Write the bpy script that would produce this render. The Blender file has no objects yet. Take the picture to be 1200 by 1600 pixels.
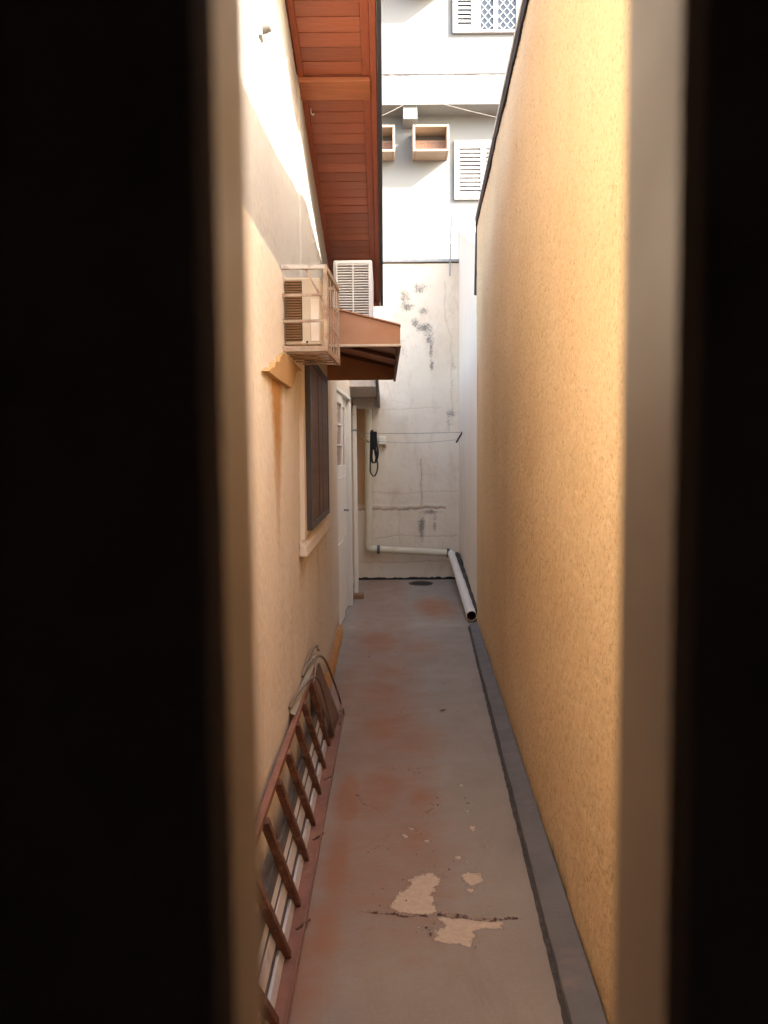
import bpy, math, random
import numpy as np
from mathutils import Vector, Matrix
random.seed(7)
RNG = np.random.default_rng(11)
SC = bpy.context.scene
COL = SC.collection

# ------------------------------------------------------------------ camera
cd = bpy.data.cameras.new('camera')
cam = bpy.data.objects.new('camera', cd); COL.objects.link(cam)
p, ro = math.radians(4.05), math.radians(0.5)
fw = Vector((0, math.cos(p), -math.sin(p))); rt = Vector((1, 0, 0)); up = Vector((0, math.sin(p), math.cos(p)))
R_ = rt*math.cos(ro) - up*math.sin(ro); U_ = rt*math.sin(ro) + up*math.cos(ro)
M = Matrix((R_, U_, -fw)).transposed().to_4x4(); M.translation = (0, 0, 1.5)
cam.matrix_world = M
cd.sensor_fit = 'VERTICAL'; cd.sensor_height = 34.667; cd.lens = 26.0
cd.clip_start = 0.01; cd.clip_end = 300
cd.dof.use_dof = True; cd.dof.focus_distance = 4.5; cd.dof.aperture_fstop = 10.0
SC.camera = cam

# ------------------------------------------------------------------ light
SUN_TRAVEL = Vector((-1.0, 0.65, -0.73)).normalized()
sd = -SUN_TRAVEL
elev = math.asin(sd.z); azim = math.atan2(sd.x, sd.y)
w = bpy.data.worlds.new('World'); SC.world = w; w.use_nodes = True
nt = w.node_tree
sky = nt.nodes.new('ShaderNodeTexSky'); sky.sky_type = 'NISHITA'; sky.sun_disc = False
sky.air_density = 1.0; sky.dust_density = 4.2; sky.ozone_density = 0.25; sky.sun_elevation = elev; sky.sun_rotation = azim
nt.links.new(sky.outputs[0], nt.nodes['Background'].inputs[0])
nt.nodes['Background'].inputs[1].default_value = 0.15
sl = bpy.data.lights.new('sun', 'SUN'); sl.energy = 2.2; sl.angle = math.radians(0.5); sl.color = (1, 0.95, 0.87)
so = bpy.data.objects.new('sun', sl); COL.objects.link(so)
so.rotation_euler = SUN_TRAVEL.to_track_quat('-Z', 'Y').to_euler(); so.location = (6, -4, 8)
SC.view_settings.view_transform = 'Standard'; SC.view_settings.look = 'None'
SC.view_settings.gamma = 1; SC.view_settings.use_curve_mapping = False
SC.view_settings.exposure = 2.8
SC.render.engine = 'CYCLES'
SC.cycles.max_bounces = 10; SC.cycles.diffuse_bounces = 7
SC.cycles.use_denoising = True

# ------------------------------------------------------------------ materials
class N:
    def __init__(s, name):
        s.m = bpy.data.materials.new(name); s.m.use_nodes = True
        s.t = s.m.node_tree; s.b = s.t.nodes['Principled BSDF']
        s.co = s.t.nodes.new('ShaderNodeTexCoord').outputs['Object']
    def n(s, typ, **k):
        x = s.t.nodes.new(typ)
        for a, v in k.items(): setattr(x, a, v)
        return x
    def put(s, sock, v):
        if isinstance(v, bpy.types.NodeSocket): s.t.links.new(v, sock)
        elif isinstance(v, tuple) and len(v) == 3 and sock.type == 'RGBA': sock.default_value = (*v, 1)
        else: sock.default_value = v
    def coords(s, sc=(1, 1, 1), rot=(0, 0, 0)):
        x = s.n('ShaderNodeMapping'); s.put(x.inputs[0], s.co); x.inputs['Scale'].default_value = sc
        x.inputs['Rotation'].default_value = rot
        return x.outputs[0]
    def noise(s, scale, detail=4, rough=0.6, sc=(1, 1, 1), dist=0):
        x = s.n('ShaderNodeTexNoise'); s.put(x.inputs['Vector'], s.coords(sc))
        x.inputs['Scale'].default_value = scale; x.inputs['Detail'].default_value = detail
        x.inputs['Roughness'].default_value = rough; x.inputs['Distortion'].default_value = dist
        return x.outputs['Fac']
    def math(s, op, a, b=0.5, clamp=False):
        x = s.n('ShaderNodeMath', operation=op, use_clamp=clamp); s.put(x.inputs[0], a); s.put(x.inputs[1], b); return x.outputs[0]
    def rng(s, v, a, b, c=0.0, d=1.0):
        x = s.n('ShaderNodeMapRange'); s.put(x.inputs[0], v)
        for i, q in enumerate((a, b, c, d)): x.inputs[i+1].default_value = q
        return x.outputs[0]
    def mix(s, f, a, b, mode='MIX'):
        x = s.n('ShaderNodeMix', data_type='RGBA', blend_type=mode)
        s.put(x.inputs[0], f); s.put(x.inputs[6], a); s.put(x.inputs[7], b); return x.outputs[2]
    def attr(s, name='mask'):
        x = s.n('ShaderNodeAttribute', attribute_name=name)
        y = s.n('ShaderNodeSeparateColor'); s.put(y.inputs[0], x.outputs['Color'])
        return y.outputs[0], y.outputs[1], y.outputs[2], x.outputs['Alpha']
    def rand(s):
        return s.n('ShaderNodeObjectInfo').outputs['Random']
    def bump(s, h, strength=0.4, dist=0.004, prev=None):
        x = s.n('ShaderNodeBump'); s.put(x.inputs['Height'], h); x.inputs['Strength'].default_value = strength
        x.inputs['Distance'].default_value = dist
        if prev: s.put(x.inputs['Normal'], prev)
        return x.outputs[0]
    def done(s, col, rough=0.7, nrm=None, metal=0, spec=0.3):
        s.put(s.b.inputs['Base Color'], col); s.put(s.b.inputs['Roughness'], rough)
        s.b.inputs['Metallic'].default_value = metal; s.b.inputs['Specular IOR Level'].default_value = spec
        if nrm: s.put(s.b.inputs['Normal'], nrm)
        return s.m

def mul(c, k): return tuple(min(1, x*k) for x in c)
def basic(name, c, rough=0.6, var=0.25, vs=7, dirt=None, dirt_at=(0.55, 0.75), ds=5, bump=0.2, bs=70, sc=(1, 1, 1),
          metal=0, spec=0.3, rnd=0.0):
    k = N(name)
    f = k.rng(k.noise(vs, 5, 0.65, sc), 0.3, 0.7)
    col = k.mix(f, mul(c, 1-var), mul(c, 1+var*0.6))
    if dirt:
        g = k.rng(k.noise(ds, 8, 0.7, sc, 0.3), *dirt_at)
        col = k.mix(g, col, dirt)
    if rnd:
        col = k.mix(1.0, col, k.n_rand(rnd) if False else k.rng(k.rand(), 0, 1, 1-rnd, 1+rnd), 'MULTIPLY')
    nb = k.bump(k.noise(bs, 5, 0.6, sc), bump, 0.003)
    r = k.rng(k.noise(vs*2.3, 4), 0.3, 0.7, rough-0.08, min(1, rough+0.1))
    return k.done(col, r, nb, metal, spec)

MT = {}
MT['cream'] = basic('cream_paint', (0.74, 0.63, 0.49), 0.75, 0.06, 3, (0.55, 0.42, 0.28), (0.6, 0.95), 2.5)
MT['white_wall'] = basic('white_wall_paint', (0.82, 0.73, 0.60), 0.8, 0.06, 1.4, (0.5, 0.46, 0.4), (0.58, 0.85), 1.6, 0.25, 60, (1, 1, 0.35))
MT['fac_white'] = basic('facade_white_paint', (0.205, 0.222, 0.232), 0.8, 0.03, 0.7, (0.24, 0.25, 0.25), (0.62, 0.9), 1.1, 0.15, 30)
MT['fac_band'] = basic('weathered_band_paint', (0.21, 0.224, 0.228), 0.8, 0.05, 1.2, (0.17, 0.175, 0.17), (0.56, 0.86), 2.6, 0.15, 30, (1, 1, 0.5))
MT['fac_box'] = basic('cream_box_paint', (0.36, 0.29, 0.22), 0.75, 0.06, 2)
MT['fac_metal'] = basic('facade_white_enamel', (0.36, 0.38, 0.40), 0.45, 0.05, 5)
MT['shutter_gap'] = basic('pinkish_shutter_shade', (0.15, 0.10, 0.085), 0.7, 0.1, 5)
MT['ac_brown'] = basic('brown_ac_face', (0.36, 0.20, 0.14), 0.6, 0.2, 9)
MT['white_metal'] = basic('white_enamel', (0.78, 0.78, 0.76), 0.4, 0.06, 5, (0.5, 0.46, 0.4), (0.62, 0.85), 9, 0.05)
MT['white_door'] = basic('white_door_paint', (0.84, 0.79, 0.69), 0.45, 0.06, 3, (0.5, 0.45, 0.38), (0.6, 0.85), 6, 0.08, 40, (1, 1, 0.3))
MT['glass_dark'] = basic('dark_window_glass', (0.045, 0.06, 0.08), 0.08, 0.2, 3, bump=0.02, spec=0.6)
MT['glass_red'] = basic('reddish_pane_glass', (0.20, 0.085, 0.06), 0.15, 0.3, 14, bump=0.05, spec=0.5)
MT['glass_grey'] = basic('grey_pane_glass', (0.12, 0.12, 0.12), 0.1, 0.3, 4, bump=0.04, spec=0.5)
MT['wood'] = basic('varnished_soffit_wood', (0.36, 0.11, 0.056), 0.42, 0.28, 5, (0.22, 0.05, 0.022), (0.5, 0.8), 6, 0.15, 40, (1, 14, 14), spec=0.4, rnd=0.16)
MT['wood_trim'] = basic('varnished_trim_wood', (0.36, 0.10, 0.05), 0.45, 0.25, 5, (0.17, 0.045, 0.02), (0.5, 0.8), 5, 0.15, 40, (14, 1, 14), spec=0.35)
MT['beam'] = basic('beam_wood', (0.38, 0.13, 0.055), 0.5, 0.2, 5, (0.25, 0.07, 0.03), (0.5, 0.8), 6, 0.15, 40, (1, 14, 14))
MT['gutter'] = basic('dark_gutter_metal', (0.075, 0.08, 0.095), 0.4, 0.2, 6, metal=0.3)
MT['shutter'] = basic('dark_brown_shutter_wood', (0.135, 0.066, 0.038), 0.5, 0.35, 6, (0.18, 0.09, 0.05), (0.55, 0.8), 5, 0.4, 40, (12, 12, 1))
MT['win_frame'] = basic('grey_window_frame', (0.07, 0.062, 0.06), 0.45, 0.25, 8, (0.12, 0.075, 0.05), (0.55, 0.8), 7, 0.1, 50, (6, 6, 1))
MT['ac_beige'] = basic('aged_beige_enamel', (0.66, 0.56, 0.41), 0.5, 0.08, 5, (0.42, 0.26, 0.13), (0.57, 0.85), 8, 0.05)
MT['ac_slat'] = basic('brown_louvre', (0.30, 0.17, 0.085), 0.55, 0.2, 12)
MT['cavity'] = basic('dark_cavity', (0.03, 0.022, 0.017), 0.8, 0.1)
MT['cage'] = basic('rusty_cage_paint', (0.42, 0.32, 0.23), 0.6, 0.3, 18, (0.27, 0.12, 0.06), (0.50, 0.68), 16, 0.3, 120)
MT['cage_top'] = basic('grey_cage_rail', (0.55, 0.52, 0.46), 0.5, 0.15, 15, (0.30, 0.15, 0.08), (0.55, 0.72), 16, 0.3, 120)
MT['awning'] = basic('terracotta_awning_sheet', (0.45, 0.235, 0.13), 0.5, 0.10, 4, (0.36, 0.15, 0.065), (0.5, 0.85), 3, 0.06)
MT['awn_rib'] = basic('dark_awning_rib', (0.16, 0.065, 0.035), 0.5, 0.2, 6)
MT['awn_lip'] = basic('pale_awning_lip', (0.62, 0.52, 0.40), 0.45, 0.15, 12, (0.3, 0.2, 0.12), (0.6, 0.8), 14)
MT['flash'] = basic('beige_flashing_metal', (0.50, 0.42, 0.32), 0.55, 0.2, 6, (0.16, 0.11, 0.08), (0.52, 0.75), 9, 0.15)
MT['tar'] = basic('dark_sealant', (0.028, 0.02, 0.017), 0.8, 0.3, 20, bump=0.4)
MT['pvc'] = basic('cream_pvc', (0.70, 0.63, 0.46), 0.38, 0.07, 4, (0.45, 0.36, 0.24), (0.58, 0.85), 5, 0.05)
MT['pvc_white'] = basic('white_pvc', (0.82, 0.77, 0.67), 0.35, 0.06, 5, (0.4, 0.28, 0.2), (0.6, 0.8), 8, 0.05)
MT['pipe_in'] = basic('stained_pipe_inside', (0.16, 0.05, 0.03), 0.7, 0.3, 20)
MT['rubber'] = basic('grey_rubber', (0.10, 0.105, 0.11), 0.55, 0.2, 20)
MT['black'] = basic('black_plastic', (0.022, 0.022, 0.022), 0.5, 0.3, 12, (0.06, 0.05, 0.045), (0.55, 0.8), 10)
MT['strap'] = basic('black_webbing', (0.016, 0.02, 0.018), 0.75, 0.3, 60, bump=0.4, bs=300)
MT['rust'] = basic('rust_brown_paint', (0.19, 0.085, 0.048), 0.6, 0.35, 14, (0.38, 0.22, 0.14), (0.50, 0.70), 22, 0.4, 160)
MT['red_rail'] = basic('dusty_red_paint', (0.31, 0.145, 0.10), 0.65, 0.22, 9, (0.40, 0.24, 0.17), (0.52, 0.75), 12, 0.35, 120)
MT['board'] = basic('brown_sheet_metal', (0.20, 0.125, 0.09), 0.5, 0.15, 8)
MT['alu'] = basic('grimy_aluminium', (0.80, 0.78, 0.74), 0.38, 0.12, 9, (0.42, 0.31, 0.23), (0.56, 0.78), 14, 0.1)
MT['alu_dark'] = basic('grey_channel', (0.13, 0.125, 0.12), 0.5, 0.2, 9, (0.25, 0.17, 0.12), (0.55, 0.8), 12)
MT['wire'] = basic('bent_wire_metal', (0.33, 0.25, 0.19), 0.4, 0.25, 30, (0.16, 0.07, 0.04), (0.5, 0.7), 30, metal=0.5)
MT['glass_plate'] = basic('pale_fibre_board', (0.40, 0.37, 0.28), 0.5, 0.12, 9, (0.4, 0.28, 0.18), (0.55, 0.8), 10)
MT['plinth'] = basic('ochre_skirting', (0.62, 0.30, 0.10), 0.75, 0.15, 6, (0.42, 0.2, 0.09), (0.5, 0.8), 7, 0.4, 90)
MT['mustard'] = basic('damp_mustard_plaster', (0.52, 0.325, 0.14), 0.8, 0.10, 6, (0.52, 0.31, 0.13), (0.5, 0.8), 7, 0.3, 90)  # even dark mustard tone for the corbel
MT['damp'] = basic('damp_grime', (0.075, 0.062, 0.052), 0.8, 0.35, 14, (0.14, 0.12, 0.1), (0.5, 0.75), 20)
MT['brick'] = basic('brick_lump', (0.30, 0.17, 0.10), 0.8, 0.25, 18, bump=0.5)
MT['stick'] = basic('weathered_stick', (0.42, 0.29, 0.17), 0.7, 0.25, 12)
MT['cord'] = basic('pale_cord', (0.42, 0.36, 0.30), 0.7, 0.2, 30)
MT['cable'] = basic('pale_cable', (0.26, 0.25, 0.23), 0.6, 0.1, 5)
MT['lamp'] = basic('cream_plastic', (0.76, 0.72, 0.58), 0.4, 0.08, 15)
MT['steel'] = basic('grey_steel', (0.30, 0.30, 0.29), 0.45, 0.25, 12, (0.22, 0.12, 0.07), (0.58, 0.75), 14, metal=0.4)
MT['drain'] = basic('dark_drain_iron', (0.06, 0.045, 0.04), 0.6, 0.3, 20, bump=0.4)
MT['bench'] = basic('grey_mortar', (0.17, 0.158, 0.15), 0.75, 0.15, 5, (0.30, 0.22, 0.17), (0.55, 0.85), 6, 0.5, 80)
MT['slab'] = basic('greyish_concrete', (0.52, 0.46, 0.40), 0.8, 0.1, 4, (0.34, 0.26, 0.2), (0.55, 0.85), 5, 0.3)
MT['gate'] = basic('satin_brown_gate_paint', (0.19, 0.128, 0.083), 0.42, 0.08, 4, bump=0.05, spec=0.4)
MT['room'] = basic('dim_porch_paint', (0.42, 0.45, 0.54), 0.9, 0.1, 2)
MT['soil'] = basic('bare_soil', (0.20, 0.13, 0.085), 0.95, 0.3, 1.5, bump=0.5, bs=20)
MT['tile'] = basic('clay_roof_tile', (0.30, 0.12, 0.07), 0.8, 0.3, 3, bump=0.4)
MT['debris'] = basic('dry_debris', (0.11, 0.065, 0.04), 0.8, 0.4, 30, rnd=0.4)

# stucco of the right wall
k = N('ochre_grafiato_stucco')
c = k.mix(k.rng(k.noise(1.3, 4), 0.3, 0.7), (0.70, 0.475, 0.25), (0.77, 0.55, 0.315))
c = k.mix(k.rng(k.noise(105, 6, 0.8, (1, 1, 0.65)), 0.525, 0.67, 0, 0.9), c, (0.36, 0.205, 0.09))
c = k.mix(k.rng(k.noise(85, 5, 0.75, (1, 1, 0.7)), 0.55, 0.68, 0, 0.7), c, (0.82, 0.66, 0.45))
g = k.attr()
c = k.mix(k.math('MULTIPLY', g[0], k.rng(k.noise(14, 6), 0.35, 0.7)), c, (0.16, 0.10, 0.07))
nb = k.bump(k.noise(170, 6, 0.75, (1, 1, 0.7)), 0.7, 0.004)
MT['stucco'] = k.done(c, 0.85, nb, spec=0.2)

# left wall: cream above, peach below, mustard water stain, splash dirt at the foot
k = N('peach_wall_paint')
g = k.attr()
c = k.mix(k.rng(k.noise(1.8, 5), 0.3, 0.7), (0.78, 0.69, 0.55), (0.83, 0.75, 0.62))
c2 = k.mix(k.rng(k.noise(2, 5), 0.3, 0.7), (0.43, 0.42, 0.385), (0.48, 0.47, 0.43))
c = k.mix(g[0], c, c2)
st = k.rng(k.math('ADD', g[1], k.math('MULTIPLY', k.noise(16, 5, 0.6, (1, 1, 0.25)), 0.5)), 0.32, 0.98)
c = k.mix(st, c, (0.50, 0.26, 0.085))
dd = k.rng(k.math('ADD', g[2], k.math('MULTIPLY', k.noise(9, 8, 0.7), 0.7)), 0.62, 1.25)
c = k.mix(dd, c, (0.36, 0.18, 0.09))
c = k.mix(k.rng(k.noise(75, 6, 0.8, (1, 1, 0.6)), 0.60, 0.74, 0, 0.6), c, (0.50, 0.34, 0.20))
c = k.mix(k.rng(k.noise(3.5, 8, 0.7, (1, 1, 0.3)), 0.55, 0.8, 0, 0.45), c, (0.60, 0.40, 0.24))
nb = k.bump(k.noise(130, 6, 0.75), 0.75, 0.004)
MT['left_wall'] = k.done(c, 0.8, nb, spec=0.2)

# back wall with mould
k = N('mouldy_beige_wall')
g = k.attr()
c = k.mix(k.rng(k.noise(1.6, 6, 0.6), 0.3, 0.7), (0.72, 0.605, 0.46), (0.80, 0.70, 0.56))
c = k.mix(k.rng(k.noise(4, 8, 0.75, (1, 1, 0.5)), 0.50, 0.75, 0, 0.75), c, (0.57, 0.44, 0.31))
c = k.mix(k.math('MULTIPLY', g[2], 1.0), c, (0.46, 0.235, 0.085))  # mixes in the painted canopy shade
c = k.mix(k.math('MULTIPLY', k.rng(k.math('ADD', g[1], k.math('MULTIPLY', k.noise(11, 8, 0.75), 0.9)), 0.55, 1.25), 0.4), c, (0.45, 0.29, 0.17))
big = k.math('MULTIPLY', k.math('SUBTRACT', k.noise(8, 5, 0.7), 0.5), 1.5)
sml = k.math('MULTIPLY', k.math('SUBTRACT', k.noise(48, 10, 0.85), 0.5), 2.6)
ml = k.rng(k.math('ADD', k.math('ADD', g[0], big), sml), 0.52, 0.98, 0, 0.85)
ml = k.math('MULTIPLY', ml, k.rng(g[0], 0.03, 0.2), True)
c = k.mix(ml, c, k.mix(k.rng(k.noise(70, 4), 0.35, 0.65), (0.07, 0.066, 0.06), (0.22, 0.20, 0.17)))
ck = k.rng(k.math('ADD', g[1], k.math('MULTIPLY', k.noise(22, 9, 0.8), 1.3)), 1.32, 1.54, 0, 0.65)
c = k.mix(ck, c, (0.24, 0.17, 0.12))
sp = k.rng(k.noise(38, 8, 0.8), 0.67, 0.75, 0, 0.6)
c = k.mix(sp, c, (0.30, 0.24, 0.19))
nb = k.bump(k.noise(60, 8, 0.8), 0.3, 0.003)
MT['back_wall'] = k.done(c, 0.85, nb, spec=0.2)

# alley floor: worn grey floor paint, red dust, peeled patches, cracks
k = N('worn_grey_floor_paint')
g = k.attr()
c = k.mix(k.rng(k.noise(2.2, 6, 0.6), 0.3, 0.7), (0.285, 0.235, 0.19), (0.345, 0.29, 0.238))
c = k.mix(k.rng(k.noise(75, 8, 0.8), 0.5, 0.72, 0, 0.5), c, (0.40, 0.345, 0.29))
c = k.mix(k.rng(k.noise(140, 6, 0.8), 0.57, 0.7, 0, 0.6), c, (0.15, 0.115, 0.09))
c = k.mix(k.rng(k.noise(3.2, 9, 0.72, (1.6, 0.5, 1), 0.4), 0.53, 0.72, 0, 0.45), c, (0.20, 0.165, 0.135))
rd = k.rng(k.math('ADD', g[1], k.math('MULTIPLY', k.noise(9, 10, 0.75, (0.6, 1.1, 1)), 1.1)), 0.66, 1.30)
c = k.mix(rd, c, (0.33, 0.165, 0.098))
sc_ = g[3]
cr_ = g[2]
fl = k.rng(k.math('ADD', k.noise(22, 9, 0.75, (1, 0.6, 1), 0.6), k.math('MULTIPLY', sc_, 0.13)), 0.70, 0.73, 0, 0.7)
c = k.mix(fl, c, (0.20, 0.115, 0.07))
fine = k.math('SUBTRACT', k.noise(34, 9, 0.78), 0.5)
pe = k.rng(k.math('ADD', g[0], k.math('MULTIPLY', fine, 1.7)), 0.485, 0.515)
rim = k.rng(k.math('ADD', g[0], k.math('MULTIPLY', fine, 1.7)), 0.37, 0.475, 0, 0.7)
pc = k.mix(k.rng(k.noise(40, 8, 0.75), 0.3, 0.7), (0.48, 0.36, 0.26), (0.66, 0.53, 0.40))
c = k.mix(rim, c, (0.17, 0.13, 0.10))
c = k.mix(pe, c, pc)
cc = k.rng(k.math('ADD', cr_, k.math('MULTIPLY', fine, 1.5)), 0.70, 0.78)
c = k.mix(cc, c, (0.075, 0.03, 0.018))
nb = k.bump(k.noise(70, 8, 0.7), 0.3, 0.002)
ro2 = k.rng(k.noise(5, 6), 0.3, 0.7, 0.5, 0.8)
MT['floor'] = k.done(c, ro2, nb, spec=0.3)

# ------------------------------------------------------------------ mesh helpers
class MB:
    def __init__(s): s.v = []; s.f = []
    def add(s, vs, fs):
        o = len(s.v); s.v += [tuple(map(float, q)) for q in vs]; s.f += [tuple(i+o for i in f) for f in fs]; return s
    def hexa(s, q):   # 8 corners: bottom ring then top ring
        return s.add(q, [(3, 2, 1, 0), (4, 5, 6, 7), (0, 1, 5, 4), (1, 2, 6, 5), (2, 3, 7, 6), (3, 0, 4, 7)])
    def box(s, a, b):
        (x0, y0, z0), (x1, y1, z1) = a, b
        return s.hexa([(x0, y0, z0), (x1, y0, z0), (x1, y1, z0), (x0, y1, z0), (x0, y0, z1), (x1, y0, z1), (x1, y1, z1), (x0, y1, z1)])
    def prism(s, poly, d):  # extrude a polygon (3-D points) along vector d
        n = len(poly); d = Vector(d); a = [Vector(q) for q in poly]
        vs = a + [q+d for q in a]
        fs = [tuple(range(n-1, -1, -1)), tuple(range(n, 2*n))] + [(i, (i+1) % n, n+(i+1) % n, n+i) for i in range(n)]
        return s.add(vs, fs)
    def bar(s, a, b, wx, wy, upv=(0, 0, 1)):  # rectangular bar from a to b
        a, b = Vector(a), Vector(b); d = (b-a).normalized(); u = Vector(upv)
        if abs(d.dot(u)) > 0.97: u = Vector((0, 1, 0))
        e = d.cross(u).normalized(); g = e.cross(d).normalized()
        q = [a+e*sx*wx/2+g*sy*wy/2 for sx, sy in ((-1, -1), (1, -1), (1, 1), (-1, 1))]
        return s.hexa(q + [x+(b-a) for x in q])
    def tube(s, pts, r, n=10, caps=True, inner=None):
        pts = [Vector(q) for q in pts]; rings = []
        ref = None
        for i, q in enumerate(pts):
            d = ((pts[i+1]-q).normalized() if i < len(pts)-1 else Vector()) + ((q-pts[i-1]).normalized() if i else Vector())
            d.normalize()
            if ref is None: ref = Vector((0, 0, 1)) if abs(d.z) < 0.9 else Vector((1, 0, 0))
            e = (ref - d*ref.dot(d)).normalized(); g = d.cross(e); ref = e
            k = 1.0
            if 0 < i < len(pts)-1:
                cs = (pts[i+1]-q).normalized().dot(d); k = 1/max(cs, 0.5)
            rr = r[i] if isinstance(r, (list, tuple)) else r
            rings.append([q+(e*math.cos(2*math.pi*j/n)+g*math.sin(2*math.pi*j/n))*rr for j in range(n)])
        vs = [v for R in rings for v in R]
        fs = [(i*n+j, i*n+(j+1) % n, (i+1)*n+(j+1) % n, (i+1)*n+j) for i in range(len(pts)-1) for j in range(n)]
        if caps: fs += [tuple(range(n-1, -1, -1)), tuple((len(pts)-1)*n+j for j in range(n))]
        return s.add(vs, fs)
    def lathe(s, prof, c, ax, n=20):  # prof [(r, h)] about axis ax at c
        c = Vector(c); ax = Vector(ax).normalized(); e = ax.orthogonal().normalized(); g = ax.cross(e)
        vs = [c+ax*h+(e*math.cos(2*math.pi*j/n)+g*math.sin(2*math.pi*j/n))*r for r, h in prof for j in range(n)]
        fs = [(i*n+j, i*n+(j+1) % n, (i+1)*n+(j+1) % n, (i+1)*n+j) for i in range(len(prof)-1) for j in range(n)]
        fs += [tuple(range(n-1, -1, -1)), tuple((len(prof)-1)*n+j for j in range(n))]
        return s.add(vs, fs)
    def ribbon(s, pts, wv, th):
        wv = Vector(wv)
        for a, b in zip(pts[:-1], pts[1:]):
            a, b = Vector(a), Vector(b); d = (b-a).normalized(); nn = d.cross(wv).normalized()*th/2
            s.hexa([a-wv/2-nn, a+wv/2-nn, a+wv/2+nn, a-wv/2+nn, b-wv/2-nn, b+wv/2-nn, b+wv/2+nn, b-wv/2+nn])
        return s

ORG = {}
def empty(name, label, cat, loc=(0, 0, 0), group=None, kind=None):
    o = bpy.data.objects.new(name, None); COL.objects.link(o); o.location = loc; o.empty_display_size = 0.1
    tag(o, label, cat, group, kind); ORG[o.name] = Vector(loc); return o
def tag(o, label=None, cat=None, group=None, kind=None):
    if label: o['label'] = label
    if cat: o['category'] = cat
    if group: o['group'] = group
    if kind: o['kind'] = kind
    return o
def org(parent):
    while parent is not None and parent.parent is not None: parent = parent.parent
    return ORG[parent.name] if parent is not None else Vector()
def link(me, name, parent, loc=None):
    o = bpy.data.objects.new(name, me); COL.objects.link(o)
    if parent is not None: o.parent = parent
    if loc is not None: o.location = loc
    return o
def build(name, mb, mat, parent=None, bevel=0.0, smooth=False, base=None):
    """one mesh object from world-space geometry; a top-level one gets its origin at base"""
    off = org(parent) if parent is not None else Vector(base or (0, 0, 0))
    me = bpy.data.meshes.new(name)
    me.from_pydata([(x-off.x, y-off.y, z-off.z) for x, y, z in mb.v], [], mb.f); me.update()
    me.materials.append(MT[mat])
    if smooth:
        me.polygons.foreach_set('use_smooth', [True]*len(me.polygons))
        me.set_sharp_from_angle(angle=math.radians(40))
    o = link(me, name, parent, None if parent is not None else off)
    if parent is None: ORG[o.name] = Vector(off)
    if bevel:
        b = o.modifiers.new('edge', 'BEVEL'); b.width = bevel; b.segments = 2; b.limit_method = 'ANGLE'
        b.harden_normals = False
    return o
def pieces(name, mb, mat, parent, places, bevel=0.0, mats=None):
    """alike pieces that share one mesh; places are world positions (location, or (location, euler))"""
    first = None; off = org(parent); out = []
    me = bpy.data.meshes.new(name); me.from_pydata(mb.v, [], mb.f); me.update(); me.materials.append(MT[mat])
    for q in places:
        l, r = q if isinstance(q[0], (tuple, list, Vector)) else (q, (0, 0, 0))
        if first is None:
            first = o = link(me, name, parent)
            if bevel:
                b = o.modifiers.new('edge', 'BEVEL'); b.width = bevel; b.segments = 1
        else:
            o = first.copy(); COL.objects.link(o); o.parent = parent
        o.location = Vector(l)-off; o.rotation_euler = r; out.append(o)
    return out
def copy_thing(o, delta, label, group=None):
    c = o.copy(); COL.objects.link(c); c.location = o.location+Vector(delta)
    tag(c, label, None, group); ORG[c.name] = Vector(c.location)
    def rec(a, b):
        for ch in a.children:
            d = ch.copy(); COL.objects.link(d); d.parent = b; rec(ch, d)
    rec(o, c); return c

def field(ny, nx, ly, lx, cy, cx, slope=1.0):
    """random relief, correlation lengths ly, lx in cells' units (cell sizes cy, cx)"""
    w = RNG.standard_normal((ny, nx)); F = np.fft.rfft2(w)
    ky = np.fft.fftfreq(ny, cy)[:, None]*ly; kx = np.fft.rfftfreq(nx, cx)[None, :]*lx
    k2 = ky*ky+kx*kx
    h = np.fft.irfft2(F*np.exp(-k2*1.5)*(k2/(k2+0.05)), s=(ny, nx))
    return h/h.std()
def grid(name, P, mask, mat, parent, kind=None, flip=False, extra=None, base=None):
    """P (n,m,3) world points -> one smooth sheet with a float colour mask; extra MB appended (mask 0)"""
    n, m = P.shape[:2]; off = org(parent) if parent is not None else Vector(base or (0, 0, 0))
    V = P.reshape(-1, 3); i = np.arange(n*m).reshape(n, m)
    q = np.stack([i[:-1, :-1], i[:-1, 1:], i[1:, 1:], i[1:, :-1]], -1).reshape(-1, 4)
    if flip: q = q[:, ::-1]
    nv0 = len(V); MK = np.zeros((nv0, 4), np.float32); MK[:, 3] = 1; MK[:, :mask.shape[-1]] = mask.reshape(-1, mask.shape[-1])
    loops = q.ravel(); sizes = np.full(len(q), 4)
    if extra:
        V = np.vstack([V, np.array(extra.v)]); MK = np.vstack([MK, np.zeros((len(extra.v), 4), np.float32)])
        loops = np.concatenate([loops, np.array([j+nv0 for f in extra.f for j in f])]); sizes = np.concatenate([sizes, [len(f) for f in extra.f]])
    me = bpy.data.meshes.new(name)
    me.vertices.add(len(V)); me.vertices.foreach_set('co', (V-np.array(off)).astype(np.float32).ravel())
    me.loops.add(len(loops)); me.loops.foreach_set('vertex_index', loops.astype(np.int32))
    st = np.concatenate([[0], np.cumsum(sizes)[:-1]])
    me.polygons.add(len(sizes)); me.polygons.foreach_set('loop_start', st.astype(np.int32))
    me.polygons.foreach_set('loop_total', sizes.astype(np.int32))
    me.update(calc_edges=True)
    me.polygons.foreach_set('use_smooth', [True]*len(q)+[False]*(len(sizes)-len(q)))
    a = me.attributes.new('mask', 'FLOAT_COLOR', 'POINT'); a.data.foreach_set('color', MK.ravel())
    me.materials.append(MT[mat]); me.validate()
    o = link(me, name, parent, None if parent is not None else off)
    if parent is None: ORG[o.name] = Vector(off)
    if kind: o['kind'] = kind
    return o
def sstep(x, a, b):
    t = np.clip((x-a)/(b-a), 0, 1); return t*t*(3-2*t)
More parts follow.
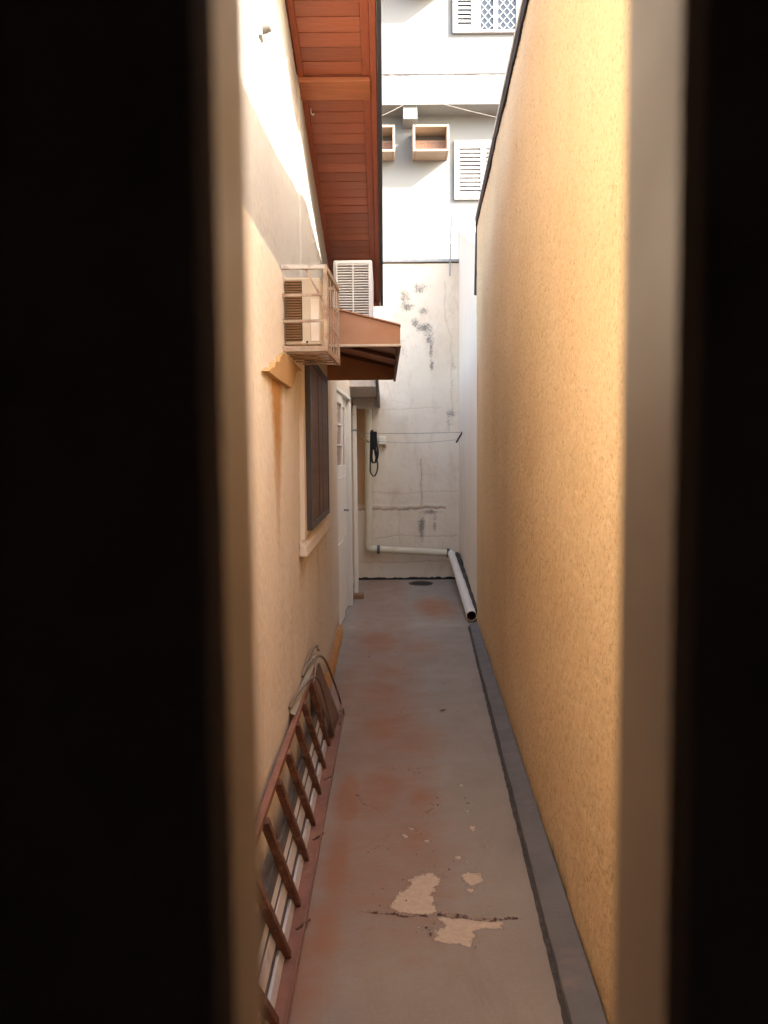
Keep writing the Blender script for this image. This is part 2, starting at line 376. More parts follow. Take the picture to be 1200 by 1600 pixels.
def seg_dist(X, Y, pts):
    d = np.full(X.shape, 9.0)
    for (ax, ay), (bx, by) in zip(pts[:-1], pts[1:]):
        vx, vy = bx-ax, by-ay; t = np.clip(((X-ax)*vx+(Y-ay)*vy)/(vx*vx+vy*vy), 0, 1)
        d = np.minimum(d, np.hypot(X-ax-t*vx, Y-ay-t*vy))
    return d
def inside(X, Y, poly):
    r = np.zeros(X.shape, bool); n = len(poly)
    for i in range(n):
        (x1, y1), (x2, y2) = poly[i], poly[(i+1) % n]
        if y1 == y2: continue
        r ^= ((y1 > Y) != (y2 > Y)) & (X < (x2-x1)*(Y-y1)/(y2-y1)+x1)
    return r

def XR(y): return 0.468+0.0525*y          # face of the right wall
def EV(y): return 4.144-0.219*y            # soffit height of the left house's raked eave

# ================================================================== SETTING
b = MB(); b.add([(-60, -60, -0.16), (60, -60, -0.16), (60, 80, -0.16), (-60, 80, -0.16)], [(0, 1, 2, 3)])
tag(build('ground', b, 'soil'), 'bare reddish soil round the houses', 'ground', kind='structure')

xs = np.arange(-0.44, 1.001, 0.008); ys = np.concatenate([np.arange(0.15, 1.8, 0.08), np.arange(1.8, 4.0, 0.006), np.arange(4.0, 9.46, 0.014)])
Yg, Xg = np.meshgrid(ys, xs, indexing='ij')
def wob(s, a):
    ph = RNG.uniform(0, 6.28, 8); r = np.zeros(Xg.shape)
    for i in range(8):
        an = RNG.uniform(0, 6.28); fq = s*(0.5+i*0.35); r += np.sin((Xg*math.cos(an)+Yg*math.sin(an))*fq+ph[i])/(1+i*0.5)
    return r*a
PEEL = [[(0.013, 2.465), (0.028, 2.52), (0.07, 2.575), (0.085, 2.63), (0.118, 2.655), (0.15, 2.675), (0.178, 2.65), (0.185, 2.62), (0.165, 2.58), (0.148, 2.54), (0.155, 2.49), (0.162, 2.44), (0.125, 2.428), (0.085, 2.435), (0.045, 2.44)],
        [(0.145, 2.29), (0.155, 2.335), (0.187, 2.355), (0.175, 2.405), (0.21, 2.415), (0.27, 2.40), (0.365, 2.395), (0.365, 2.352), (0.325, 2.352), (0.277, 2.345), (0.262, 2.29), (0.247, 2.26), (0.218, 2.275), (0.178, 2.28)],
        [(0.272, 2.655), (0.295, 2.68), (0.333, 2.665), (0.335, 2.63), (0.315, 2.605), (0.295, 2.598), (0.275, 2.625)]]
peel = np.zeros(Xg.shape)
for poly in PEEL:
    d_ = seg_dist(Xg, Yg, poly+poly[:1]); sd_ = np.where(inside(Xg, Yg, poly), d_, -d_)
    peel = np.maximum(peel, np.clip(0.545+sd_/0.06, 0, 1))
for _ in range(16):
    cx, cy = RNG.uniform(0.02, 0.42), RNG.uniform(2.3, 3.6); r_ = RNG.uniform(0.004, 0.014)
    peel = np.maximum(peel, np.clip(0.47+(r_-np.hypot(Xg-cx, (Yg-cy)*0.7))/0.06, 0, 1))
crack = np.zeros(Xg.shape)
CR = [([(-0.09, 2.45), (-0.03, 2.437), (0.03, 2.432), (0.06, 2.418), (0.09, 2.422), (0.13, 2.418), (0.17, 2.43), (0.21, 2.412), (0.25, 2.412), (0.29, 2.398), (0.33, 2.395), (0.43, 2.405)], 0.78),
      ([(-0.13, 3.33), (-0.115, 3.28), (-0.1, 3.24), (-0.06, 3.21), (-0.035, 3.17)], 0.72),
      ([(-0.08, 2.52), (-0.03, 2.56), (0.0, 2.59)], 0.66), ([(0.045, 2.62), (0.085, 2.655)], 0.70), ([(-0.07, 2.83), (-0.03, 2.87), (0.0, 2.85)], 0.68),
      ([(-0.3, 4.84), (0.0, 4.86), (0.3, 4.92)], 0.60), ([(0.155, 2.385), (0.14, 2.35), (0.135, 2.31)], 0.72),
      ([(0.27, 2.25), (0.282, 2.28)], 0.74), ([(0.12, 2.98), (0.18, 2.97)], 0.66), ([(-0.1, 6.2), (0.05, 6.15), (0.2, 6.2)], 0.58), ([(0.02, 2.47), (0.0, 2.46)], 0.7)]
for pl, st in CR:
    crack = np.maximum(crack, st-np.minimum(seg_dist(Xg, Yg, pl)/0.05, 1)*st)
for cx, cy, a_, b_ in [(0.055, 2.418, 0.028, 0.010), (0.175, 2.426, 0.032, 0.011), (0.11, 2.425, 0.018, 0.006)]:
    crack = np.maximum(crack, np.clip(0.62+(1-np.sqrt(((Xg-cx)/a_)**2+((Yg-cy)/b_)**2))*0.25, 0, 1))
scuff = np.zeros(Xg.shape)
for cx, cy, a_, b_ in [(0.16, 3.2, .10, .22), (0.14, 2.72, .13, .12), (-0.03, 2.9, .08, .12), (0.1, 3.6, .2, .2)]:
    scuff = np.maximum(scuff, np.exp(-(((Xg-cx)/a_)**2+((Yg-cy)/b_)**2)))
red = np.zeros(Xg.shape)
for cx, cy, a_, b_, s_ in [(-0.05, 6.2, .2, .5, .75), (0.03, 5.3, .2, .4, .55), (-0.03, 4.8, .2, .5, .6), (0.0, 4.2, .2, .5, .62), (0.12, 4.0, .2, .4, .5),
                           (-0.17, 3.3, .07, .35, .8), (-0.18, 2.75, .06, .4, .7), (-0.2, 2.35, .06, .25, .62), (-0.02, 3.4, .15, .4, .6), (0.15, 3.3, .1, .2, .55),
                           (0.1, 2.95, .12, .25, .5), (0.5, 7.6, .22, .5, .9), (0.2, 6.0, .3, .4, .45), (-0.25, 2.2, .1, .5, .5), (-0.25, 4.8, .1, .9, .4)]:
    red = np.maximum(red, min(1, s_*1.2)*np.exp(-(((Xg-cx)/a_)**2+((Yg-cy)/b_)**2)))
red = np.maximum(red, 0.42*sstep(Yg, 1.9, 2.6)*(1-sstep(np.abs(Xg+0.02), 0.12, 0.42)))
Zg = 0.002*np.sin(Xg*5+1)*np.sin(Yg*3)-0.002*sstep(peel, 0.45, 0.55)-0.004*sstep(crack, 0.6, 0.75)+0*scuff
tag(grid('alley_floor', np.stack([Xg, Yg, Zg], -1), np.stack([peel, red, crack, scuff], -1), 'floor', None, 'structure', flip=True),
    'worn grey painted floor of the narrow alley with peeled patches', 'floor')

# raised mortar strip along the foot of the right wall
b = MB(); n_ = 120
prev = None
for i in range(n_+1):
    y = 0.16+(6.72-0.16)*i/n_; x1 = XR(y)-0.004; wd = 0.094-0.0035*y; j = random.uniform(-0.0015, 0.0015); h = 0.030+random.uniform(-0.003, 0.003)
    ring = [(x1-wd+j, y, -0.01), (x1-wd+j+0.003, y, h*0.75), (x1-wd+j+0.012, y, h), (x1, y, h+0.012), (x1, y, -0.01)]
    if prev is not None:
        o_ = len(b.v); b.v += prev+ring; b.f += [tuple(o_+q for q in (t, t+1, 5+t+1, 5+t)) for t in range(4)]
    prev = ring
tag(build('mortar_kerb', b, 'bench', smooth=True), 'raised grey mortar strip along the foot of the ochre wall', 'kerb', kind='structure')

b = MB(); pv = None  # dark strip painting the kerb's edge shade and dirt onto the floor
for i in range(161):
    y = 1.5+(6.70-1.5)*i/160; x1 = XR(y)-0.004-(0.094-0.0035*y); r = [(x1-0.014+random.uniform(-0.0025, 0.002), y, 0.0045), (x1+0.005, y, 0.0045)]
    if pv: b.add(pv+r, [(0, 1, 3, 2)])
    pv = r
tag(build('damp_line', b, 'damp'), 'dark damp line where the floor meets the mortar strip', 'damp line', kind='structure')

# ================================================================== RIGHT WALL
rw = empty('stucco_wall', 'tall ochre wall of rough stucco along the right of the alley', 'wall', (XR(3), 3, 0), kind='thing')
ys = np.concatenate([np.arange(0.16, 1.49, 0.06), [1.499, 1.5], np.arange(1.56, 1.75, 0.06), np.arange(1.75, 6.741, 0.0085)])
tz = np.linspace(0, 1, 480)
top = np.where(ys < 1.5, 2.3, np.where(ys < 1.66, 3.2, np.where(ys < 3.4, 3.2+0.31*(ys-1.66)/1.74, 3.51)))  # unseen near stretch cut low to let sun in as bounce fill
Yw = np.repeat(ys[:, None], len(tz), 1); Zw = tz[None, :]*top[:, None]
f1 = field(len(ys), len(tz), 0.013, 0.019, 0.0085, 0.0074); f2 = field(len(ys), len(tz), 0.04, 0.07, 0.0085, 0.0074); f3 = field(len(ys), len(tz), 0.5, 0.7, 0.0085, 0.0074)
rel = 0.0011*f1-0.0040*np.clip(f1*0.75+f2*0.45-1.05, 0, 1.8)+0.0008*f2+0.002*f3
dirt = np.exp(-((Zw-top[:, None])/0.05)**2)*0.9
for cy_, cz_, r_ in [(3.75, 3.18, .012), (3.95, 3.05, .01), (3.9, 3.0, .01)]:
    q_ = np.exp(-(((Yw-cy_)/r_)**2+((Zw-cz_)/(r_*1.5))**2)); dirt = np.maximum(dirt, q_*1.4); rel = rel-0.012*q_
dirt = np.maximum(dirt, np.exp(-(Zw/0.09)**2)*0.6)
for _ in range(26):
    yd = RNG.uniform(2.0, 6.6); ln = RNG.uniform(0.15, 0.6); wd_ = RNG.uniform(0.008, 0.03)
    dirt = np.maximum(dirt, RNG.uniform(0.15, 0.4)*np.exp(-((Yw-yd)/wd_)**2)*np.clip(1-(top[:, None]-Zw)/ln, 0, 1))
PW = np.stack([XR(Yw)-rel, Yw, Zw], -1)
core = MB()
for y0, y1, h0, h1 in ((0.15, 1.5, 2.3, 2.3), (1.5, 1.66, 3.2, 3.2), (1.66, 3.4, 3.2, 3.51), (3.4, 6.74, 3.51, 3.51)):
    core.hexa([(XR(y0)+0.02, y0, -0.15), (XR(y0)+0.17, y0, -0.15), (XR(y1)+0.17, y1, -0.15), (XR(y1)+0.02, y1, -0.15),
               (XR(y0)+0.02, y0, h0), (XR(y0)+0.17, y0, h0), (XR(y1)+0.17, y1, h1), (XR(y1)+0.02, y1, h1)])
core.hexa([(XR(6.74)-0.002, 6.741, -0.15), (XR(6.74)+0.17, 6.741, -0.15), (XR(6.76)+0.17, 6.76, -0.15), (XR(6.76)-0.002, 6.76, -0.15),
           (XR(6.74)-0.002, 6.741, 3.51), (XR(6.74)+0.17, 6.741, 3.51), (XR(6.76)+0.17, 6.76, 3.51), (XR(6.76)-0.002, 6.76, 3.51)])
grid('wall_face', PW, np.stack([dirt, 0*dirt, 0*dirt], -1), 'stucco', rw, extra=core)
# metal cap along the top with a ragged dark line, turned down at the far end
b = MB(); t = MB()
ycap = [1.5, 1.66, 2.5, 3.4]+list(np.arange(3.5, 6.78, 0.09)); pv = None; pt = None
for y in ycap:
    h = 3.2 if y <= 1.66 else (3.2+0.31*(y-1.66)/1.74 if y < 3.4 else 3.51)
    x = XR(y); j = random.uniform(-0.006, 0.006); jz = random.uniform(-0.012, 0.010)
    r4 = [(x-0.020, y, h+0.012), (x+0.19, y, h+0.02), (x+0.19, y, h+0.045), (x-0.020, y, h+0.040)]
    t4 = [(x-0.012+j*0.3, y, h-0.028+jz), (x+0.03, y, h-0.02), (x+0.03, y, h+0.010), (x-0.014, y, h+0.010)]
    if pv:
        b.hexa([pv[0], r4[0], r4[1], pv[1], pv[3], r4[3], r4[2], pv[2]]); t.hexa([pt[0], t4[0], t4[1], pt[1], pt[3], t4[3], t4[2], pt[2]])
    pv, pt = r4, t4
build('flashing', b, 'flash', rw); build('sealant_line', t, 'tar', rw)
b = MB(); b.hexa([(XR(6.76)-0.028, 6.762, 2.90), (XR(6.76)+0.03, 6.762, 2.90), (XR(6.8)+0.03, 6.80, 2.90), (XR(6.8)-0.02, 6.80, 2.90),
                  (XR(6.76)-0.012, 6.762, 3.575), (XR(6.76)+0.03, 6.762, 3.575), (XR(6.8)+0.03, 6.80, 3.575), (XR(6.8)-0.012, 6.80, 3.575)])
build('end_flashing', b, 'gutter', rw, 0.003)

# neighbour's house behind the right wall; unseen annex added to shade the back wall
nh = empty('neighbour_house', 'neighbouring house behind the tall ochre wall', 'house', (3, 3, 0))
b = MB().box((1.05, 1.5, -0.15), (5, 4.8, 3.0)); build('wall', b, 'cream', nh)
b = MB().hexa([(0.98, 1.45, 3.0), (5.1, 1.45, 3.0), (5.1, 4.85, 3.0), (0.98, 4.85, 3.0), (0.98, 1.45, 3.1), (5.1, 1.45, 4.1), (5.1, 4.85, 4.1), (0.98, 4.85, 3.1)])
build('roof', b, 'tile', nh)
sh = empty('neighbour_annex', 'tall plain annex behind the white parapet wall', 'building', (3, 8, 0))
build('wall', MB().box((2.05, 7.5, -0.15), (4, 8.9, 5.55)), 'cream', sh)
build('roof', MB().box((2.0, 7.45, 5.55), (4.05, 8.95, 5.62)), 'tile', sh)

# ================================================================== WHITE SIDE WALL + BACK WALL
ww = empty('white_parapet_wall', 'greyish white wall with sloping top between ochre wall and back wall', 'wall', (0.9, 8, 0), kind='thing')
def XW(y): return 0.845+(y-6.76)*(0.925-0.845)/(9.45-6.76)
pr = [(6.80, 0), (9.62, 0), (9.62, 4.36), (6.80, 3.40)]
b = MB().add([(XW(y), y, z-0.1) for y, z in pr]+[(XW(y)+0.15, y, z-0.1) for y, z in pr], [(0, 1, 2, 3), (7, 6, 5, 4), (0, 4, 5, 1), (1, 5, 6, 2), (2, 6, 7, 3), (3, 7, 4, 0)])
build('wall_face', b, 'white_wall', ww)
b = MB().hexa([(XW(6.8)-0.02, 6.805, 3.305), (XW(6.8)+0.19, 6.805, 3.305), (XW(9.62)+0.19, 9.64, 4.265), (XW(9.62)-0.02, 9.64, 4.265),
               (XW(6.8)+0.01, 6.805, 3.43), (XW(6.8)+0.19, 6.805, 3.46), (XW(9.62)+0.19, 9.64, 4.33), (XW(9.62)-0.01, 9.64, 4.31)])
build('coping', b, 'white_wall', ww, 0.006)

bw = empty('back_wall', 'stained beige wall closing the far end of the alley', 'wall', (0.3, 9.4, 0), kind='thing')
xs = np.arange(-0.9, 0.95, 0.0125); zs = np.arange(-0.02, 3.83, 0.0125)
Zb, Xb = np.meshgrid(zs, xs, indexing='ij')
def B(px_, py_): return (px_-600)*9.4/1200+0.0, 1.5+(715-py_)*9.4/1200
mould = np.zeros(Xb.shape)
for cx, cz, a_, b_, s_ in [(0.27, 3.42, .07, .10, .72), (0.45, 3.52, .09, .07, .72), (0.30, 3.30, .09, .05, .72), (0.50, 3.26, .07, .05, .66), (0.41, 3.12, .06, .07, .66), (0.50, 3.06, .09, .06, .78),
                           (0.57, 2.96, .05, .14, .70), (0.585, 2.80, .022, .09, .76), (0.59, 2.60, .022, .07, .76), (0.83, 2.03, .05, .06, .74), (0.80, 1.95, .03, .16, .6),
                           (0.85, 2.6, .04, .5, .36), (0.46, 0.64, .045, .17, .72), (0.62, 0.70, .025, .17, .6), (0.56, 0.83, .14, .03, .68), (0.3, 0.86, .2, .02, .6), (0.2, 3.0, .3, .6, .33)]:
    mould = np.maximum(mould, min(1, s_*1.25)*np.exp(-(((Xb-cx)/(a_*1.45))**2+((Zb-cz)/(b_*1.35))**2)))
for xd, zt, ln, wd_, s_ in [(0.27, 3.4, .5, .05, .34), (0.45, 3.5, .7, .06, .34), (0.52, 3.05, .9, .05, .4), (0.46, 0.85, .55, .05, .42), (0.62, 0.85, .5, .04, .36), (0.83, 2.05, .6, .04, .36), (0.1, 3.8, .8, .1, .28), (0.7, 3.8, .9, .1, .28)]:
    mould = np.maximum(mould, s_*np.exp(-((Xb-xd)/wd_)**2)*np.clip(1-(zt-Zb)/ln, 0, 1)*(Zb < zt))
mould = np.maximum(mould, 0.55*np.exp(-((Zb+0.02)/0.06)**2)); mould = np.maximum(mould, 0.5*np.exp(-((Zb-3.83)/0.03)**2))
wv = 0.006*np.sin(Xb*9)+0.004*np.sin(Xb*31+1)+0.003*np.sin(Xb*67+2); wv2 = 0.006*np.sin(Zb*23)
ck = np.zeros(Xb.shape)
for pl, wd, st in [([(-0.3, 0.86), (0.75, 0.88)], 0.012, 0.9), ([(0.46, 0.9), (0.46, 1.48)], 0.006, 0.85), ([(-0.1, 0.50), (0.2, 0.56), (0.5, 0.52), (0.9, 0.54)], 0.005, 0.8),
                   ([(-0.2, 1.07), (0.3, 1.06), (0.9, 1.09)], 0.006, 0.6), ([(-0.1, 2.08), (0.7, 2.1)], 0.006, 0.6), ([(-0.3, 0.21), (0.9, 0.22)], 0.006, 0.75),
                   ([(0.18, 0.5), (0.19, 0.85)], 0.005, 0.6), ([(0.05, 2.4), (0.1, 2.2), (0.3, 2.15)], 0.005, 0.5), ([(0.76, 3.6), (0.75, 3.2), (0.83, 2.95), (0.84, 1.9)], 0.007, 0.62)]:
    ck = np.maximum(ck, st*(1-sstep(seg_dist(Xb+wv2, Zb+wv, pl), wd*0.5, wd*2.2)))
shadep = (1-sstep(Xb, -0.2, -0.12))*sstep(Zb, 0.86, 0.95)*0.75  # painted shade and orange bounce under the canopy, left end of the wall
relb = 0.0004*field(len(zs), len(xs), 0.05, 0.05, 0.0125, 0.0125)+0.004*field(len(zs), len(xs), 0.4, 0.4, 0.0125, 0.0125)+0.003*ck-0.006*np.exp(-((Zb+wv-0.905)/0.012)**2)*(Xb < 0.76)
PB = np.stack([Xb, 9.4+relb, Zb], -1)
grid('wall_face', PB, np.stack([mould, ck, shadep], -1), 'back_wall', bw, extra=MB().box((-0.92, 9.43, -0.15), (0.925, 9.58, 3.83)))
b = MB().box((-0.92, 9.375, 3.832), (0.918, 9.62, 3.865)); build('capping', b, 'steel', bw, 0.004)
b = MB()
pv = None
for i in range(40):
    x = -0.36+i*1.27/39; h = 0.018+random.uniform(-0.006, 0.010)
    r = [(x, 9.36, -0.005), (x, 9.378, h), (x, 9.41, h+0.006)]
    if pv: b.add(pv+r, [(0, 3, 4, 1), (1, 4, 5, 2)])
    pv = r
build('tar_fillet', b, 'tar', bw)

# ================================================================== LEFT HOUSE
lh = empty('peach_house', 'peach and cream house on the left with raked wooden eave and white doors', 'house', (-0.6, 4, 0))
ys = np.concatenate([np.arange(0.16, 1.9, 0.06), np.arange(1.9, 6.401, 0.0115)]); tz = np.linspace(0, 1, 330)
Yl = np.repeat(ys[:, None], len(tz), 1); topl = EV(ys)-0.002; Zl = tz[None, :]*topl[:, None]
rl = 0.0011*field(len(ys), len(tz), 0.018, 0.022, 0.0115, 0.0095)+0.0022*field(len(ys), len(tz), 0.5, 0.5, 0.0115, 0.0095)
rl += 0.007*sstep(Yl, 3.775, 3.785)
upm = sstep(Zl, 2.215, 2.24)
rl -= 0.004*upm
yc = 2.83+0.05*(1.79-Zl); hw = 0.19-0.12*np.clip((1.79-Zl)/0.45, 0, 1)
stain = np.where(Zl < 1.80, (1-sstep(np.abs(Yl-yc), hw*0.1, hw*1.35))*np.clip(1-(1.79-Zl)/0.75, 0, 1), 0)
splash = np.exp(-(Zl/0.25)**2)*0.7
for yd in (3.56, 3.62, 4.4, 4.98):
    splash = np.maximum(splash, 0.55*np.exp(-((Yl-yd)/0.03)**2)*np.clip(1-(1.045-Zl)/0.6, 0, 1)*(Zl < 1.05))
for yd, zt in ((2.3, 2.2), (2.55, 2.2), (3.2, 1.7), (6.0, 2.6), (3.0, 2.9)):
    splash = np.maximum(splash, 0.33*np.exp(-((Yl-yd-0.02*np.sin(Zl*9))/0.05)**2)*np.clip(1-(zt-Zl)/0.9, 0, 1)*(Zl < zt))
core = MB()
for y0, y1 in ((0.15, 3.0), (3.0, 6.4)):
    core.hexa([(-0.56, y0, -0.15), (-0.41, y0, -0.15), (-0.41, y1, -0.15), (-0.56, y1, -0.15), (-0.56, y0, EV(y0)), (-0.41, y0, EV(y0)), (-0.41, y1, EV(y1)), (-0.56, y1, EV(y1))])
grid('wall', np.stack([-0.392+rl, Yl, Zl], -1), np.stack([upm, stain, splash], -1), 'left_wall', lh, flip=True, extra=core)
# wall beyond: jamb side, over the doors, to the yard corner
A = Vector((-0.405, 6.40, 0)); Bv = Vector((-0.335, 7.74, 0)); dd = (Bv-A).normalized(); nn = Vector((dd.y, -dd.x, 0))
def D(s, o, z): q = A+dd*s+nn*o; return (q.x, q.y, z)
def dbox(mb, s0, s1, o0, o1, z0, z1):
    return mb.hexa([D(s0, o0, z0), D(s0, o1, z0), D(s1, o1, z0), D(s1, o0, z0), D(s0, o0, z1), D(s0, o1, z1), D(s1, o1, z1), D(s1, o0, z1)])
b = MB(); dbox(b, -0.005, 1.42, -0.15, 0.002, 2.10, 2.72); dbox(b, 1.345, 1.42, -0.15, 0.0, -0.1, 2.10)
b.box((-0.52, 7.83, -0.1), (-0.372, 9.39, 2.6)); build('rear_wall', b, 'cream', lh)
dbox_in = MB(); dbox(dbox_in, 0.0, 1.34, -0.22, -0.16, 0, 2.1); build('dark_interior', dbox_in, 'cavity', lh)
b = MB(); dbox(b, -0.004, 0.022, -0.10, 0.012, 0, 2.10); dbox(b, 1.315, 1.345, -0.10, 0.012, 0, 2.10); dbox(b, 0.022, 1.315, -0.10, 0.012, 2.075, 2.105)
build('door_frame', b, 'white_door', lh, 0.003)
def leaf(s0, s1, o, pane_mat, p0, p1, muntins, handle):
    b = MB(); dbox(b, s0, p0, o-0.035, o, 0.015, 2.07); dbox(b, p1, s1, o-0.035, o, 0.015, 2.07)
    dbox(b, p0, p1, o-0.035, o, 0.015, 1.435); dbox(b, p0, p1, o-0.035, o, 1.985, 2.07)
    d = build('door', b, 'white_door', lh, 0.003)
    q = MB(); dbox(q, p0, p1, o-0.022, o-0.016, 1.435, 1.985); build('pane', q, pane_mat, d)
    for z in muntins:
        q = MB(); dbox(q, p0, p1, o-0.015, o-0.003, z-0.008, z+0.008); build('glazing_bar', q, 'white_door', d)
    q = MB(); dbox(q, s0+0.07, s1-0.07, o+0.0005, o+0.007, 0.2, 0.75); dbox(q, s0+0.07, s1-0.07, o+0.0005, o+0.007, 0.83, 1.33); build('door_panel', q, 'white_door', d, 0.004)
    if handle:
        q = MB().tube([D(s1-0.04, o, 1.02), D(s1-0.04, o+0.05, 1.02), D(s1-0.14, o+0.05, 1.02)], 0.009, 8); build('handle', q, 'steel', d, smooth=True)
leaf(0.03, 0.725, -0.006, 'glass_red', 0.12, 0.64, (1.615, 1.80), True)
leaf(0.785, 1.275, -0.030, 'glass_grey', 0.85, 1.17, (), False)
# skirting
b = MB(); pv = None
for i in range(60):
    y = 4.35+(6.40-4.35)*i/59; h = 0.105+0.004*math.sin(i*1.7); x = -0.366+random.uniform(-0.003, 0.003)
    r = [(x+0.012, y, -0.005), (x+0.002, y, h*0.8), (-0.395, y, h+0.012)]
    if pv: b.add(pv+r, [(0, 1, 4, 3), (1, 2, 5, 4)])
    pv = r
build('skirting', b, 'plinth', lh, smooth=True)
# window: proud frame, tall shutter slats, sill, trim
wf = MB(); wf.box((-0.392, 3.70, 1.15), (-0.347, 3.755, 2.0)); wf.box((-0.392, 4.845, 1.15), (-0.347, 4.90, 2.0)); wf.box((-0.392, 3.755, 1.15), (-0.347, 4.845, 1.185)); wf.box((-0.392, 3.755, 1.965), (-0.347, 4.845, 2.0))
win = build('window', wf, 'win_frame', lh, 0.003)
sl_ = MB().box((-0.013, -0.064, 0), (0.013, 0.064, 0.776))
pieces('shutter_board', sl_, 'shutter', win, [(-0.362+random.uniform(-.002, .002), 3.755+0.069+0.1363*i, 1.187) for i in range(8)], 0.004)
build('sill', MB().hexa([(-0.392, 3.52, 1.045), (-0.352, 3.52, 1.045), (-0.352, 5.02, 1.045), (-0.392, 5.02, 1.045), (-0.392, 3.52, 1.12), (-0.362, 3.52, 1.09), (-0.362, 5.02, 1.09), (-0.392, 5.02, 1.12)]), 'cream', win, 0.006)
for y in (3.60, 4.902): build('trim', MB().box((-0.395, y, 1.115), (-0.372, y+0.098, 2.02)), 'cream', win, 0.004)
# carved corbel under the air conditioner cage
prof = [(2.515, 1.783), (2.76, 1.780), (3.19, 1.786), (3.25, 1.812), (3.30, 1.838), (3.34, 1.862), (3.42, 1.884), (3.52, 1.902), (3.62, 1.905), (3.05, 1.906), (2.93, 1.896), (2.83, 1.872), (2.80, 1.846), (2.755, 1.846), (2.70, 1.836), (2.66, 1.812), (2.60, 1.806)]
def corb(x0, x1, k0, k1):
    cy, cz = 3.05, 1.845
    a = [(x0, cy+(y-cy)*k0, cz+(z-cz)*k0) for y, z in prof]; c = [(x1, cy+(y-cy)*k1, cz+(z-cz)*k1) for y, z in prof]; n = len(prof)
    return a+c, [tuple(range(n)), tuple(range(2*n-1, n-1, -1))]+[(i, n+i, n+(i+1) % n, (i+1) % n) for i in range(n)]
b = MB().add(*corb(-0.395, -0.372, 1.0, 0.97)); build('corbel', b, 'mustard', lh, 0.006)

# raked eave with soffit planks
b = MB()
def rake(mb, x0, x1, y0, y1, dz0, dz1):
    return mb.hexa([(x0, y0, EV(y0)+dz0), (x1, y0, EV(y0)+dz0), (x1, y1, EV(y1)+dz0), (x0, y1, EV(y1)+dz0),
                    (x0, y0, EV(y0)+dz1), (x1, y0, EV(y0)+dz1), (x1, y1, EV(y1)+dz1), (x0, y1, EV(y1)+dz1)])
rake(b, -0.40, -0.02, 2.3, 6.28, 0.024, 0.05)
ev = build('eave', b, 'wood_trim', lh)
b = MB(); rake(b, -0.046, -0.016, 2.3, 6.30, -0.022, 0.11); rake(b, -0.085, -0.0465, 2.3, 6.28, -0.006, 0.022)
rake(b, -0.3905, -0.362, 2.3, 6.28, -0.008, 0.02); build('eave_trim', b, 'wood_trim', ev, 0.003)
b = MB(); rake(b, -0.0155, 0.008, 2.3, 6.34, -0.03, 0.13); build('rake_gutter', b, 'gutter', ev, 0.004)
b = MB(); b.box((-0.392, 6.285, EV(6.3)-0.045), (-0.017, 6.31, EV(6.3)+0.11)); build('end_board', b, 'wood_trim', ev, 0.003)
b = MB(); rake(b, -0.3915, -0.0465, 3.78, 3.912, -0.034, -0.0085); build('beam', b, 'beam', ev, 0.006)
sl_ang = -math.atan(0.219); pw = 0.0865
pm = MB().box((-0.138, -pw/2+0.0012, 0.0), (0.138, pw/2-0.0012, 0.018))
spots = []
y = 3.70-pw/2
while y > 2.38: spots.append(y); y -= pw
y = 3.70+pw/2
while y < 6.24: spots.append(y); y += pw
pieces('soffit_plank', pm, 'wood', ev, [((-0.2235, yy, EV(yy)+random.uniform(-0.0015, 0.0015)), (sl_ang, random.uniform(-.004, .004), 0)) for yy in spots], 0.0018)
for yy in (3.30, 4.02):
    hk = MB().tube([(-0.352, yy, EV(yy)+0.01), (-0.352, yy, EV(yy)-0.02), (-0.345, yy, EV(yy)-0.03), (-0.335, yy, EV(yy)-0.025)], 0.0035, 6)
    build('hook', hk, 'white_metal', ev, smooth=True)
b = MB(); rake(b, -3.2, 0.0, 2.25, 6.35, 0.14, 0.24); build('roof', b, 'tile', lh)

# rear canopy over the yard end
rc = empty('concrete_canopy', 'small greyish concrete canopy with dark tile edge above the downpipe', 'canopy', (-0.2, 8.4, 2.2))
b = MB().box((-0.371, 7.70, 2.205), (-0.075, 9.37, 2.28)); build('slab', b, 'slab', rc, 0.004)
b = MB().box((-0.35, 9.06, 2.13), (-0.085, 9.37, 2.203)); b.box((-0.35, 9.12, 2.085), (-0.10, 9.37, 2.129)); build('moulding', b, 'slab', rc, 0.004)
b = MB().hexa([(-0.073, 7.65, 2.255), (-0.045, 7.65, 2.255), (-0.035, 9.37, 2.10), (-0.073, 9.37, 2.10), (-0.073, 7.65, 2.33), (-0.045, 7.65, 2.33), (-0.035, 9.37, 2.25), (-0.073, 9.37, 2.25)])
build('tile_edge', b, 'gutter', rc, 0.004)

# ================================================================== OLD AIR CONDITIONER IN ITS CAGE
ac = empty('window_air_conditioner', 'old beige air conditioner with brown louvres inside rusty wall cage', 'air conditioner', (-0.39, 3.3, 1.95))
build('casing', MB().box((-0.388, 3.10, 1.952), (-0.245, 3.56, 2.215)), 'ac_beige', ac, 0.006)
build('louvre_recess', MB().box((-0.384, 3.094, 1.968), (-0.318, 3.0995, 2.20)), 'cavity', ac)
pieces('louvre_slat', MB().box((-0.031, -0.006, -0.0022), (0.031, 0.006, 0.0022)), 'ac_slat', ac, [((-0.351, 3.087, 1.975+0.0101*i), (0.5, 0, 0)) for i in range(23)])
build('side_panel', MB().box((-0.285, 3.094, 1.965), (-0.25, 3.0995, 2.13)), 'white_wall', ac, 0.002)
build('screw', MB().lathe([(0.005, 0), (0.004, 0.004)], (-0.30, 3.0995, 1.962), (0, -1, 0), 10), 'cavity', ac)
cg = empty('air_conditioner_cage', 'rusty flat-bar cage bolted to the peach wall around old air conditioner', 'cage', (-0.39, 3.3, 1.9))
def CX(y): return -0.222+(y-3.05)*0.03
def CT(y): return 2.242+(y-3.05)*0.07
def CB(y): return 1.918+(y-3.05)*0.025
Y0, Y1 = 3.05, 3.62
